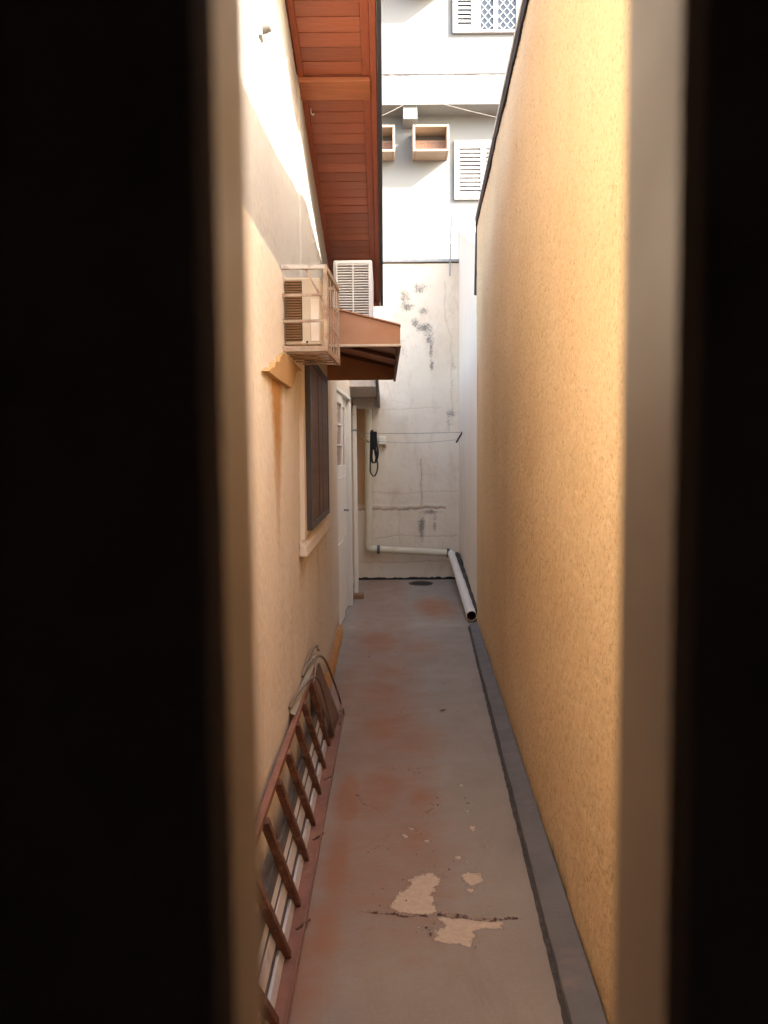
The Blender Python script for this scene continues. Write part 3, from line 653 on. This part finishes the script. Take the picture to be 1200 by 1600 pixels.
build('top_rail', MB().bar((-0.392, Y0, CT(Y0)), (CX(Y0), Y0, CT(Y0)), 0.018, 0.016), 'cage_top', cg, 0.002)
bars = []
for z in (2.135, 2.035): bars.append(((-0.392, Y0, z), (CX(Y0), Y0, z+0.002), 0.006, 0.011))
bars.append(((-0.392, Y0, 1.928), (CX(Y0), Y0, 1.928), 0.010, 0.022))
bars.append(((CX(Y0), Y0-0.002, CB(Y0)), (CX(Y0), Y0-0.002, CT(Y0)+0.005), 0.016, 0.010))
bars.append(((CX(Y1), Y1, CB(Y1)), (CX(Y1), Y1, CT(Y1)), 0.012, 0.012))
bars.append(((CX(Y0)+.002, Y0, CT(Y0)-.001), (CX(Y1)+.002, Y1, CT(Y1)-.001), 0.010, 0.022))
bars.append(((CX(Y0)+.002, Y0, CB(Y0)+.01), (CX(Y1)+.002, Y1, CB(Y1)+.01), 0.010, 0.026))
for i in range(1, 5):
    y = Y0+(Y1-Y0)*i/5; bars.append(((CX(y)-.001, y, CB(y)), (CX(y)-.001, y, CT(y)), 0.006, 0.006))
for z in (2.135, 2.035): bars.append(((CX(Y0)-.003, Y0, z), (CX(Y1)-.003, Y1, z+.03), 0.004, 0.008))
for i in range(1, 6):
    y = Y0+(Y1-Y0)*i/5; bars.append(((-0.392, y, CB(y)+.006), (CX(y), y, CB(y)+.004), 0.012, 0.006))
bars.append(((-0.30, Y0+.004, CT(Y0)), (CX(Y0)-.002, Y0+.004, 2.10), 0.005, 0.009))
bars.append(((CX(Y0)-.03, Y0+.2, CT(Y0)-.01), (CX(Y0)-.03, Y0+.2, 2.02), 0.008, 0.01))
bars.append(((-0.392, Y1, CT(Y1)), (CX(Y1), Y1, CT(Y1)), 0.01, 0.014))
for q in bars: build('cage_bar', MB().bar(*q), 'cage', cg, 0.0015)

# ================================================================== WHITE AIR CONDITIONER
a2 = empty('white_air_conditioner', 'white slatted air conditioner box under the wooden eave above awning', 'air conditioner', (-0.2, 5.3, 2.4))
build('casing', MB().box((-0.312, 5.02, 2.37), (-0.062, 5.62, 2.765)), 'white_metal', a2, 0.012)
build('grille_recess', MB().box((-0.288, 5.012, 2.39), (-0.083, 5.0195, 2.735)), 'cavity', a2)
sm = MB().box((-0.0475, -0.0055, -0.0028), (0.0475, 0.005, 0.0028))
pieces('slat', sm, 'white_metal', a2, [((xx, 5.006, 2.398+0.0165*i), (-0.45, 0, 0)) for xx in (-0.2365, -0.1345) for i in range(21)])
b = MB().box((-0.190, 5.0, 2.386), (-0.181, 5.0115, 2.74)); build('mullion', b, 'white_metal', a2, 0.002)
b = MB().box((-0.294, 4.998, 2.382), (-0.2845, 5.0115, 2.744)); b.box((-0.0865, 4.998, 2.382), (-0.078, 5.0115, 2.744)); b.box((-0.2845, 4.998, 2.736), (-0.0865, 5.0115, 2.744)); b.box((-0.2845, 4.998, 2.382), (-0.0865, 5.0115, 2.389)); build('grille_frame', b, 'white_metal', a2, 0.002)
b = MB().box((-0.39, 5.08, 2.335), (-0.08, 5.11, 2.368)); b.box((-0.39, 5.50, 2.335), (-0.08, 5.53, 2.368)); build('bracket', b, 'white_metal', a2, 0.002)

# ================================================================== AWNING
aw = empty('window_awning', 'terracotta metal awning over the dark brown shuttered window', 'awning', (-0.39, 4.5, 2.1))
XO, YA, YB = 0.082, 3.68, 5.36
def AZ(x): return 2.122-(x-XO)*0.255
b = MB().hexa([(-0.385, YA-0.012, AZ(-0.385)), (XO+0.004, YA-0.012, AZ(XO+.004)), (XO+0.004, YB+0.012, AZ(XO+.004)), (-0.385, YB+0.012, AZ(-0.385)),
               (-0.385, YA-0.012, AZ(-0.385)+0.006), (XO+0.004, YA-0.012, AZ(XO+.004)+0.006), (XO+0.004, YB+0.012, AZ(XO+.004)+0.006), (-0.385, YB+0.012, AZ(-0.385)+0.006)])
build('canopy_sheet', b, 'awning', aw)
for y in (YA, YB):
    b = MB().prism([(-0.385, y, 2.036), (XO, y, 2.036), (XO, y, AZ(XO)-0.001), (-0.385, y, AZ(-0.385)-0.001)], (0, 0.006, 0)); build('end_panel', b, 'awning', aw)
build('valance', MB().box((XO-0.004, YA+0.008, 2.036), (XO+0.002, YB-0.002, AZ(XO+.002)-0.001)), 'awning', aw)
b = MB().box((-0.385, YA-0.008, 2.024), (XO+0.006, YA+0.012, 2.035)); build('lip', b, 'awn_lip', aw, 0.002)
b = MB().box((XO-0.010, YA+0.0125, 2.024), (XO+0.006, YB+0.006, 2.035)); build('lip', b, 'awn_rib', aw, 0.002)
for i in range(4):
    y = YA+0.12+i*0.48
    b = MB().hexa([(-0.384, y, AZ(-0.384)-0.026), (XO-0.006, y, AZ(XO)-0.022), (XO-0.006, y+0.03, AZ(XO)-0.022), (-0.384, y+0.03, AZ(-0.384)-0.026),
                   (-0.384, y, AZ(-0.384)-0.002), (XO-0.006, y, AZ(XO)-0.002), (XO-0.006, y+0.03, AZ(XO)-0.002), (-0.384, y+0.03, AZ(-0.384)-0.002)])
    build('rib', b, 'awn_rib', aw)

# small wall fitting
ft = empty('wall_sensor', 'small grey round fitting high on the sunlit cream wall', 'wall fitting', (-0.39, 2.65, 2.92))
build('base_plate', MB().box((-0.40, 2.62, 2.885), (-0.386, 2.672, 2.968)), 'steel', ft, 0.004)
build('body', MB().lathe([(0.024, 0), (0.024, 0.012), (0.020, 0.018), (0.019, 0.028), (0.010, 0.033)], (-0.3865, 2.646, 2.927), (1, -0.15, 0), 18), 'steel', ft, smooth=True)
build('loose_wire', MB().tube([(-0.384, 2.625, 2.886), (-0.381, 2.625, 2.865), (-0.383, 2.628, 2.84)], 0.003, 6), 'cable', ft)

# ================================================================== LEANING GRILLE, FRAME, WIRE LOOPS
gr = empty('window_grille', 'rusty iron window grille leaning against the foot of peach wall', 'grille', (-0.32, 3, 0))
GX0, GZ0, GX1, GZ1 = -0.300, 0.018, -0.372, 0.43
b = MB().hexa([(-0.325, 1.62, 0.002), (-0.272, 1.62, 0.002), (-0.246, 4.34, 0.002), (-0.318, 4.34, 0.002), (-0.325, 1.62, 0.012), (-0.272, 1.62, 0.012), (-0.246, 4.34, 0.012), (-0.318, 4.34, 0.012)])
b.hexa([(-0.274, 1.62, 0.0125), (-0.268, 1.62, 0.0125), (-0.242, 4.34, 0.0125), (-0.248, 4.34, 0.0125), (-0.274, 1.62, 0.028), (-0.268, 1.62, 0.028), (-0.242, 4.34, 0.028), (-0.248, 4.34, 0.028)])
build('bottom_rail', b, 'red_rail', gr, 0.002)
b = MB().bar((-0.374, 1.62, 0.44), (-0.372, 3.84, 0.415), 0.022, 0.056, (0.2, 0, 1)); build('top_rail', b, 'red_rail', gr, 0.003)
ybot = [3.895, 3.605, 3.321, 3.032, 2.756, 2.468, 2.203, 1.93]
for y in ybot:
    dy = 0.28+random.uniform(-.03, .02)
    build('bar', MB().bar((GX0-0.002, y, 0.013), (GX1+0.010, y-dy, GZ1), 0.027, 0.024, (0, 1, 0)), 'rust', gr, 0.003)
b = MB().hexa([(-0.288, 3.99, 0.02), (-0.280, 4.02, 0.02), (-0.268, 4.33, 0.02), (-0.280, 4.33, 0.02), (-0.366, 3.74, 0.405), (-0.358, 3.76, 0.41), (-0.352, 4.04, 0.41), (-0.362, 4.04, 0.405)])
build('end_sheet', b, 'board', gr, 0.002)
for y in (3.46, 2.9, 2.33):
    build('weld_nib', MB().bar((-0.288, y, 0.014), (-0.252, y+0.05, 0.017), 0.008, 0.006), 'rust', gr)
build('rod_end', MB().tube([(-0.258, 4.2, 0.013), (-0.254, 4.30, 0.04), (-0.247, 4.36, 0.05), (-0.243, 4.36, 0.012)], 0.006, 8), 'rust', gr, smooth=True)

al = empty('aluminium_frame', 'grimy white aluminium window frame leaning behind rusty grille', 'window frame', (-0.35, 3, 0))
for x, z, m_, wz, nm in ((-0.318, 0.035, 'alu', 0.045, 'frame_rail'), (-0.331, 0.075, 'alu_dark', 0.022, 'channel'), (-0.336, 0.115, 'alu', 0.05, 'frame_rail'), (-0.343, 0.153, 'alu_dark', 0.012, 'channel'), (-0.346, 0.178, 'alu', 0.03, 'frame_rail'), (-0.352, 0.22, 'alu_dark', 0.045, 'channel')):
    build(nm, MB().bar((x, 1.62, z), (x+0.004, 3.88, z), 0.012, wz, (-0.2, 0, 1)), m_, al, 0.002)
build('frame_end', MB().bar((-0.318, 3.886, 0.012), (-0.352, 3.886, 0.245), 0.014, 0.03, (1, 0, 0.2)), 'alu', al, 0.002)

pb = empty('pale_board', 'thin pale board lying on top of the leaning grille against wall', 'board', (-0.38, 3.6, 0.45))
b = MB().hexa([(-0.386, 3.02, 0.478), (-0.364, 3.02, 0.466), (-0.356, 3.98, 0.450), (-0.380, 3.98, 0.462), (-0.386, 3.02, 0.484), (-0.364, 3.02, 0.472), (-0.356, 3.98, 0.456), (-0.380, 3.98, 0.468)])
build('sheet', b, 'glass_plate', pb, 0.002)

def bend(pts, n=6):
    out = []; P = [Vector(q) for q in pts]
    for i in range(len(P)-1):
        a = P[max(i-1, 0)]; b_ = P[i]; c_ = P[i+1]; d_ = P[min(i+2, len(P)-1)]
        for j in range(n):
            t_ = j/n; out.append(0.5*((2*b_)+(c_-a)*t_+(2*a-5*b_+4*c_-d_)*t_*t_+(3*b_-a-3*c_+d_)*t_**3))
    out.append(P[-1]); return out
wl = empty('wire_loops', 'bent wire rods hooked over the far end of the rusty grille', 'wire hook', (-0.36, 4, 0.4))
w1 = bend([(-0.386, 3.02, 0.50), (-0.374, 3.12, 0.515), (-0.342, 3.40, 0.505), (-0.317, 3.56, 0.46), (-0.295, 3.76, 0.27), (-0.283, 3.97, 0.06), (-0.281, 4.0, 0.018)])
w2 = bend([(-0.386, 3.50, 0.49), (-0.374, 3.66, 0.505), (-0.350, 3.88, 0.485), (-0.322, 4.05, 0.42), (-0.290, 4.27, 0.23), (-0.266, 4.42, 0.075), (-0.266, 4.38, 0.03)])
w3 = bend([(-0.386, 3.50, 0.49), (-0.382, 3.72, 0.515), (-0.366, 3.98, 0.515), (-0.350, 3.98, 0.49)])
for q in (w1, w2, w3): build('rod', MB().tube(q, 0.0065, 8), 'wire', wl, smooth=True)
build('tie_wire', MB().tube([(-0.348, 3.9, 0.48), (-0.342, 3.7, 0.462), (-0.335, 3.53, 0.455)], 0.0022, 6), 'cord', wl)

# ================================================================== DRAIN PIPE AND YARD THINGS
dp = empty('drain_pipe', 'cream plastic drainpipe down the back wall and along to its open end', 'pipe', (-0.18, 9.3, 0.4))
build('downpipe', MB().tube([(-0.180, 9.30, 2.20), (-0.186, 9.30, 0.47)], 0.0425, 20), 'pvc', dp, smooth=True)
build('collar', MB().tube([(-0.186, 9.30, 0.44), (-0.186, 9.30, 0.50)], 0.048, 20), 'pvc', dp, smooth=True)
build('elbow', MB().tube(bend([(-0.186, 9.30, 0.46), (-0.184, 9.30, 0.415), (-0.160, 9.30, 0.392), (-0.11, 9.30, 0.387)], 4), 0.046, 20), 'pvc', dp, smooth=True)
build('cross_pipe', MB().tube([(-0.12, 9.30, 0.387), (0.80, 9.28, 0.335)], 0.0425, 20), 'pvc', dp, smooth=True)
for x, z in ((-0.072, 0.384), (0.775, 0.337)):
    build('rubber_coupling', MB().tube([(x-0.018, 9.30-.02*(x+.07), z+.001), (x+0.018, 9.30-.02*(x+.07), z-.001)], 0.054, 20), 'rubber', dp, smooth=True)
build('elbow', MB().tube(bend([(0.775, 9.28, 0.337), (0.80, 9.265, 0.333), (0.815, 9.22, 0.322), (0.816, 9.12, 0.308)], 4), 0.046, 20), 'pvc_white', dp, smooth=True)
build('outlet_pipe', MB().tube([(0.816, 9.16, 0.312), (0.805, 8.05, 0.185)], 0.0435, 20), 'pvc_white', dp, smooth=True)
b = MB(); n = 22
pA, pB = Vector((0.805, 8.08, 0.188)), Vector((0.786, 6.88, 0.062))
b.tube([pA, pB], 0.047, n, caps=False); b.tube([pB, pA], 0.042, n, caps=False)
o_ = len(b.v); b.f += [(n+j, n+(j+1) % n, 2*n+(n-j-1) % n if False else n+(j+1) % n, n+j) for j in ()]
build('outlet_end', b, 'pvc_white', dp, smooth=True)
dv = (pB-pA).normalized()
b = MB(); e = Vector((0, 0, 1)); e = (e-dv*e.dot(dv)).normalized(); g2 = dv.cross(e)
vs = [pB+(e*math.cos(6.2832*j/n)+g2*math.sin(6.2832*j/n))*r for r in (0.047, 0.042) for j in range(n)]
b.add(vs, [(j, (j+1) % n, n+(j+1) % n, n+j) for j in range(n)]); build('outlet_rim', b, 'pvc', dp)
b = MB(); b.tube([pB-dv*0.002, pB-dv*0.30], 0.0418, n, caps=False); b.lathe([(0.0417, 0), (0.04, 0.001)], pB-dv*0.29, dv, n); build('outlet_lining', b, 'pipe_in', dp, smooth=True)

hs = MB().tube(bend([(0.872, 9.20, 0.34), (0.876, 8.9, 0.30), (0.872, 8.5, 0.235), (0.868, 8.1, 0.20), (0.858, 7.7, 0.15), (0.853, 7.3, 0.12), (0.840, 6.98, 0.075)], 5),
                    [0.02+0.012*abs(math.sin(i*0.75)) for i in range(31)], 8)
tag(build('black_hose', hs, 'black', None, 0, True, (0.86, 8, 0.1)), 'crumpled black plastic sleeve lying between outlet pipe and white wall', 'hose')

wp = empty('white_post', 'thin white plastic pipe standing upright beside the doors', 'pipe', (-0.3, 8.15, 0))
build('shaft', MB().hexa([(-0.321, 8.13, 0.055), (-0.277, 8.13, 0.055), (-0.277, 8.17, 0.055), (-0.321, 8.17, 0.055), (-0.325, 8.13, 2.05), (-0.283, 8.13, 2.05), (-0.283, 8.17, 2.05), (-0.325, 8.17, 2.05)]), 'pvc_white', wp, 0.008)
build('clip', MB().box((-0.372, 8.128, 1.78), (-0.274, 8.174, 1.80)), 'steel', wp, 0.002)
bk = MB().box((-0.335, 8.08, 0.0), (-0.225, 8.20, 0.054))
tag(build('brick', bk, 'brick', None, 0.008, base=(-0.28, 8.14, 0)), 'brown brick under the foot of thin white pipe', 'brick')

dr = empty('floor_drain', 'round dark iron floor drain before the back wall', 'drain', (0.43, 9.05, 0))
build('rim', MB().lathe([(0.145, -0.003), (0.145, 0.007), (0.12, 0.008), (0.118, 0.002), (0.01, 0.002)], (0.43, 9.06, 0), (0, 0, 1), 28), 'drain', dr)
pieces('slot_bar', MB().box((-0.1, -0.006, 0), (0.1, 0.006, 0.007)), 'drain', dr, [(0.43, 9.06+0.032*i, 0.002) for i in range(-2, 3)])

# clothesline, strap, lamp
cl = empty('clothesline', 'pale clothesline cord stretched across the end of the alley', 'clothesline', (0.3, 8.9, 1.78))
build('cord', MB().tube([(-0.36+1.27*i/16, 8.9, 1.785-0.008*math.sin(math.pi*i/16)) for i in range(17)], 0.0045, 6), 'cord', cl)
build('cord', MB().tube([(-0.20+1.05*i/16, 9.0, 1.70-0.03*math.sin(math.pi*i/16)) for i in range(17)], 0.003, 6), 'cord', cl)
build('bracket', MB().bar((0.915, 8.9, 1.79), (0.84, 8.9, 1.665), 0.014, 0.02), 'drain', cl, 0.002)
build('bracket', MB().bar((-0.325, 8.9, 1.79), (-0.165, 8.95, 1.675), 0.025, 0.02), 'stick', cl, 0.003)
st = empty('black_strap', 'black webbing strap looped over the clothesline', 'strap', (-0.1, 8.9, 1.5))
wv_ = (0.012, 0.03, 0)
def loopx(pts): return bend(pts, 6)
build('webbing', MB().ribbon(loopx([(-0.150, 8.885, 1.55), (-0.146, 8.885, 1.68), (-0.140, 8.89, 1.80), (-0.120, 8.9, 1.805), (-0.105, 8.91, 1.70), (-0.10, 8.90, 1.56), (-0.07, 8.89, 1.44), (-0.075, 8.89, 1.35), (-0.11, 8.89, 1.285), (-0.15, 8.885, 1.33), (-0.153, 8.885, 1.42), (-0.15, 8.885, 1.56)]), wv_, 0.006), 'strap', st)
build('webbing', MB().ribbon(loopx([(-0.11, 8.875, 1.79), (-0.105, 8.875, 1.66), (-0.085, 8.875, 1.55), (-0.09, 8.875, 1.46), (-0.12, 8.875, 1.44), (-0.138, 8.875, 1.50), (-0.13, 8.875, 1.62), (-0.125, 8.88, 1.79)]), (0.02, 0.03, 0), 0.006), 'strap', st)
build('webbing', MB().ribbon(loopx([(-0.085, 8.885, 1.80), (-0.08, 8.88, 1.68), (-0.062, 8.88, 1.56), (-0.075, 8.88, 1.48)]), (0.016, 0.03, 0), 0.006), 'strap', st)
build('folded_end', MB().hexa([(-0.148, 8.868, 1.60), (-0.085, 8.868, 1.58), (-0.085, 8.872, 1.58), (-0.148, 8.872, 1.60), (-0.152, 8.868, 1.80), (-0.072, 8.868, 1.80), (-0.072, 8.872, 1.80), (-0.152, 8.872, 1.80)]), 'strap', st)
lp = empty('wall_lamp', 'small cream lamp box on the back wall behind the strap', 'lamp', (0, 9.35, 1.68))
build('housing', MB().hexa([(-0.055, 9.30, 1.66), (0.03, 9.30, 1.66), (0.03, 9.395, 1.655), (-0.055, 9.395, 1.655), (-0.055, 9.31, 1.75), (0.035, 9.31, 1.75), (0.035, 9.395, 1.76), (-0.055, 9.395, 1.76)]), 'lamp', lp, 0.008)
build('swivel', MB().lathe([(0.018, 0), (0.022, 0.02), (0.012, 0.035)], (0.012, 9.34, 1.655), (0.3, 0, -1), 12), 'stick', lp, smooth=True)

po = empty('metal_pole', 'thin grey metal bar standing up from the back wall top', 'pole', (0.82, 9.36, 3.7))
build('bar', MB().bar((0.812, 9.355, 3.66), (0.832, 9.355, 4.40), 0.016, 0.016, (0, 1, 0)), 'steel', po, 0.002)
build('tie', MB().bar((0.822, 9.345, 4.03), (0.832, 9.345, 4.06), 0.022, 0.02, (0, 1, 0)), 'white_metal', po)

# small loose chips and dry leaves on the floor
b = MB()
for i in range(34):
    x, y = RNG.uniform(-0.2, 0.5), RNG.uniform(2.1, 7.5)
    if i < 12: x, y = RNG.uniform(0.05, 0.35), RNG.uniform(2.25, 3.4)
    r = RNG.uniform(0.0015, 0.005); a_ = RNG.uniform(0, 6.28)
    q = [(x+math.cos(a_+t_)*r*f_, y+math.sin(a_+t_)*r*f_, 0.004+RNG.uniform(0, 0.004)) for t_, f_ in ((0, 1.6), (1.3, .8), (2.6, 1.1), (3.9, 1.3), (5.1, .7))]
    b.add(q+[(x, y, 0.009)], [(j, (j+1) % 5, 5) for j in range(5)])
for x, y in ((0.335, 4.45),):
    q = [(x-0.02, y, 0.004), (x, y-0.02, 0.007), (x+0.024, y+0.004, 0.010), (x+0.004, y+0.018, 0.005)]; b.add(q+[(x, y, 0.013)], [(j, (j+1) % 4, 4) for j in range(4)])
tag(build('floor_debris', b, 'debris'), 'scattered dry chips and leaf bits on the alley floor', 'debris', kind='stuff')

# ================================================================== APARTMENT BLOCK BEHIND
ap = empty('apartment_building', 'white apartment block with concrete boxes and louvred shutters beyond back wall', 'building', (1, 15, 0))
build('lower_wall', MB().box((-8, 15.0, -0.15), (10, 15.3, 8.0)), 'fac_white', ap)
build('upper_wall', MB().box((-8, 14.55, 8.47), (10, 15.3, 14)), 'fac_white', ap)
build('ledge_band', MB().box((-8, 14.535, 7.93), (10, 15.3, 8.468)), 'fac_band', ap, 0.008)
for x in (-2.9, 0.415, 3.7):
    build('bracket_beam', MB().box((x, 14.58, 7.70), (x+0.26, 15.0, 7.928)), 'fac_band', ap, 0.006)
b = MB()
pv = None
for i in range(60):
    x = -1.0+i*0.075; h = random.uniform(0.004, 0.016) if random.random() < 0.7 else 0.001
    r = [(x, 14.53, 8.462-h), (x, 14.53, 8.474)]
    if pv: b.add(pv+r, [(0, 2, 3, 1)])
    pv = r
build('ledge_grime', b, 'drain', ap)
def ac_box(x0, x1, z0, z1, yw, d):
    t_ = 0.045; b = MB(); y0 = yw-d
    b.box((x0, y0, z0), (x0+t_, yw-.001, z1)); b.box((x1-t_, y0, z0), (x1, yw-.001, z1)); b.box((x0+t_, y0, z1-t_), (x1-t_, yw-.001, z1)); b.box((x0+t_, y0, z0), (x1-t_, yw-.001, z0+t_))
    o = build('box', b, 'fac_box', ap, 0.012)
    q = MB().box((x0+t_, yw-0.16, z0+t_), (x1-t_, yw-0.002, z0+0.31)); build('unit', q, 'ac_brown', o)
    q = MB()
    for i in range(6):
        xx = x0+0.07+i*(x1-x0-0.14)/5
        q.bar((xx, yw-0.166, z0+0.06), (xx+(0.09 if i % 2 else -0.0)-0.04, yw-0.166, z0+0.29), 0.012, 0.008, (0, 1, 0))
    q.bar((x0+t_, yw-0.168, z0+0.27), (x1-t_, yw-0.168, z0+0.28), 0.014, 0.008, (0, 1, 0)); build('unit_grille', q, 'fac_box', o)
ac_box(0.585, 1.255, 7.11, 7.59, 15.0, 0.45); ac_box(-0.41, 0.26, 7.11, 7.59, 15.0, 0.45)
ac_box(0.56, 1.14, 9.87, 10.35, 14.55, 0.45); ac_box(-0.45, 0.16, 9.90, 10.38, 14.55, 0.45)
SL = MB().box((-0.5, -0.012, -0.005), (0.5, 0.012, 0.005))
def shutter_window(x0, x1, z0, z1, yw, leaves, pm_):
    b = MB(); f_ = 0.05; y0 = yw-0.06
    b.box((x0, y0, z0), (x0+f_, yw-.001, z1)); b.box((x1-f_, y0, z0), (x1, yw-.001, z1)); b.box((x0+f_, y0, z1-f_), (x1-f_, yw-.001, z1)); b.box((x0+f_, y0, z0), (x1-f_, yw-.001, z0+f_))
    o = build('window', b, 'fac_metal', ap, 0.006)
    build('pane', MB().box((x0+f_, yw-0.02, z0+f_), (x1-f_, yw-0.002, z1-f_)), pm_, o)
    for lx0, lx1 in leaves:
        q = MB(); r_ = 0.045
        q.box((lx0, y0+.004, z0+f_), (lx0+r_, y0+.03, z1-f_)); q.box((lx1-r_, y0+.004, z0+f_), (lx1, y0+.03, z1-f_)); q.box((lx0+r_, y0+.004, z0+f_), (lx1-r_, y0+.03, z0+f_+.05)); q.box((lx0+r_, y0+.004, z1-f_-.05), (lx1-r_, y0+.03, z1-f_))
        build('shutter_frame', q, 'fac_metal', o)
        zz = z0+f_+0.085; pl = []
        while zz < z1-f_-0.06: pl.append(zz); zz += 0.076
        m_ = MB().box((-(lx1-lx0)/2+r_, -0.034, -0.004), ((lx1-lx0)/2-r_, 0.034, 0.004))
        pieces('slat', m_, 'fac_metal', o, [(((lx0+lx1)/2, y0+0.022, q_), (1.1, 0, 0)) for q_ in pl])
    return o
shutter_window(1.385, 2.50, 6.37, 7.46, 15.0, [(1.44, 1.93), (1.935, 2.44)], 'shutter_gap')
wo = shutter_window(1.32, 2.62, 9.17, 10.4, 14.55, [(1.37, 1.70), (1.705, 1.81), (2.47, 2.57)], 'glass_dark')
b = MB()
for xa, xb in ((1.83, 2.06), (2.14, 2.46)):
    za, zb = 9.225, 10.34; s_ = 0.155
    for dirn in (1, -1):
        for k_ in range(-12, 14):
            c0 = za+k_*s_
            pts = []
            for x in (xa, xb):
                z = c0+dirn*(x-1.83)*1.15+(0.5 if dirn < 0 else 0)*0; pts.append((x, z))
            (xA, zA), (xB, zB) = pts
            lo, hi = sorted((zA, zB))
            if hi <= za or lo >= zb: continue
            def clip(z_lim):
                t_ = (z_lim-zA)/(zB-zA); return (xA+(xB-xA)*t_, z_lim)
            P0, P1 = (xA, zA), (xB, zB)
            if zA < za: P0 = clip(za)
            elif zA > zb: P0 = clip(zb)
            if zB < za: P1 = clip(za)
            elif zB > zb: P1 = clip(zb)
            b.bar((P0[0], 14.512+0.003*dirn, P0[1]), (P1[0], 14.512+0.003*dirn, P1[1]), 0.013, 0.006, (0, 1, 0))
build('lattice', b, 'fac_metal', wo)
b = MB().box((2.062, 14.496, 9.22), (2.138, 14.53, 10.35)); b.box((1.812, 14.50, 9.22), (1.83, 14.53, 10.35)); build('mullion', b, 'fac_metal', wo)
build('parapet_grime', MB().box((0.12, 14.996, 5.30), (0.62, 14.9985, 5.335)).box((0.75, 14.996, 5.31), (1.2, 14.9985, 5.325)), 'fac_band', ap)

CB_ = [('overhead_cable', 'upper pale cable slanting down to the right before white facade', (-0.8, 13.6, 8.28), (3.0, 13.6, 7.55)),
       ('overhead_cable', 'lower pale cable slanting down below the facade ledge', (-0.8, 13.4, 8.05), (3.0, 13.4, 7.0)),
       ('overhead_cable', 'pale cable rising to the right below the facade ledge', (-0.8, 13.5, 7.0), (1.25, 13.5, 7.98))]
for nm, lb, a_, b_ in CB_:
    a_, b_ = Vector(a_), Vector(b_); pts = [a_.lerp(b_, i/14)-Vector((0, 0, 0.10*math.sin(math.pi*i/14))) for i in range(15)]
    tag(build(nm, MB().tube(pts, 0.0055, 6), 'cable', None, 0, True, tuple((a_+b_)/2)), lb, 'cable', 'cables before the apartment block')

# ================================================================== GATE AND DIM PORCH
pr_ = empty('porch', 'dim porch behind the gate where the viewer stands', 'porch', (0, -1, 0))
b = MB().box((-1.6, -2.6, -0.15), (1.9, 0.145, -0.005)); build('porch_floor', b, 'room', pr_)
b = MB().box((-1.7, -2.7, -0.15), (-1.6, 0.145, 2.75)); b.box((1.9, -2.7, -0.15), (2.0, 0.145, 2.75)); b.box((-1.6, -2.7, -0.15), (1.9, -2.6, 2.75))
b.box((-1.6, 0.03, 0), (-0.40, 0.145, 2.75)); b.box((0.475, 0.03, 0), (1.9, 0.145, 2.75)); b.box((-0.40, 0.03, 2.45), (0.475, 0.145, 2.75)); build('porch_wall', b, 'room', pr_)
build('porch_ceiling', MB().box((-1.6, -2.6, 2.75), (1.9, 0.145, 2.85)), 'room', pr_)
gt = empty('bar_gate', 'dark brown gate of wide vertical bars close to the viewer', 'gate', (0.03, 0.125, 0.05))
PIT = 0.128
bm_ = MB().box((-0.0305, -0.015, 0), (0.0305, 0.015, 2.30))
xsb = [-0.0245-0.0305+PIT*i+(0.001 if i == 0 else 0) for i in range(-2, 4)]
pieces('gate_bar', bm_, 'gate', gt, [(x, 0.125, 0.10) for x in xsb], 0.0025)
build('rail', MB().box((-0.395, 0.108, 2.401), (0.47, 0.142, 2.445)), 'gate', gt, 0.003)
build('rail', MB().box((-0.395, 0.108, 0.05), (0.47, 0.142, 0.099)), 'gate', gt, 0.003)
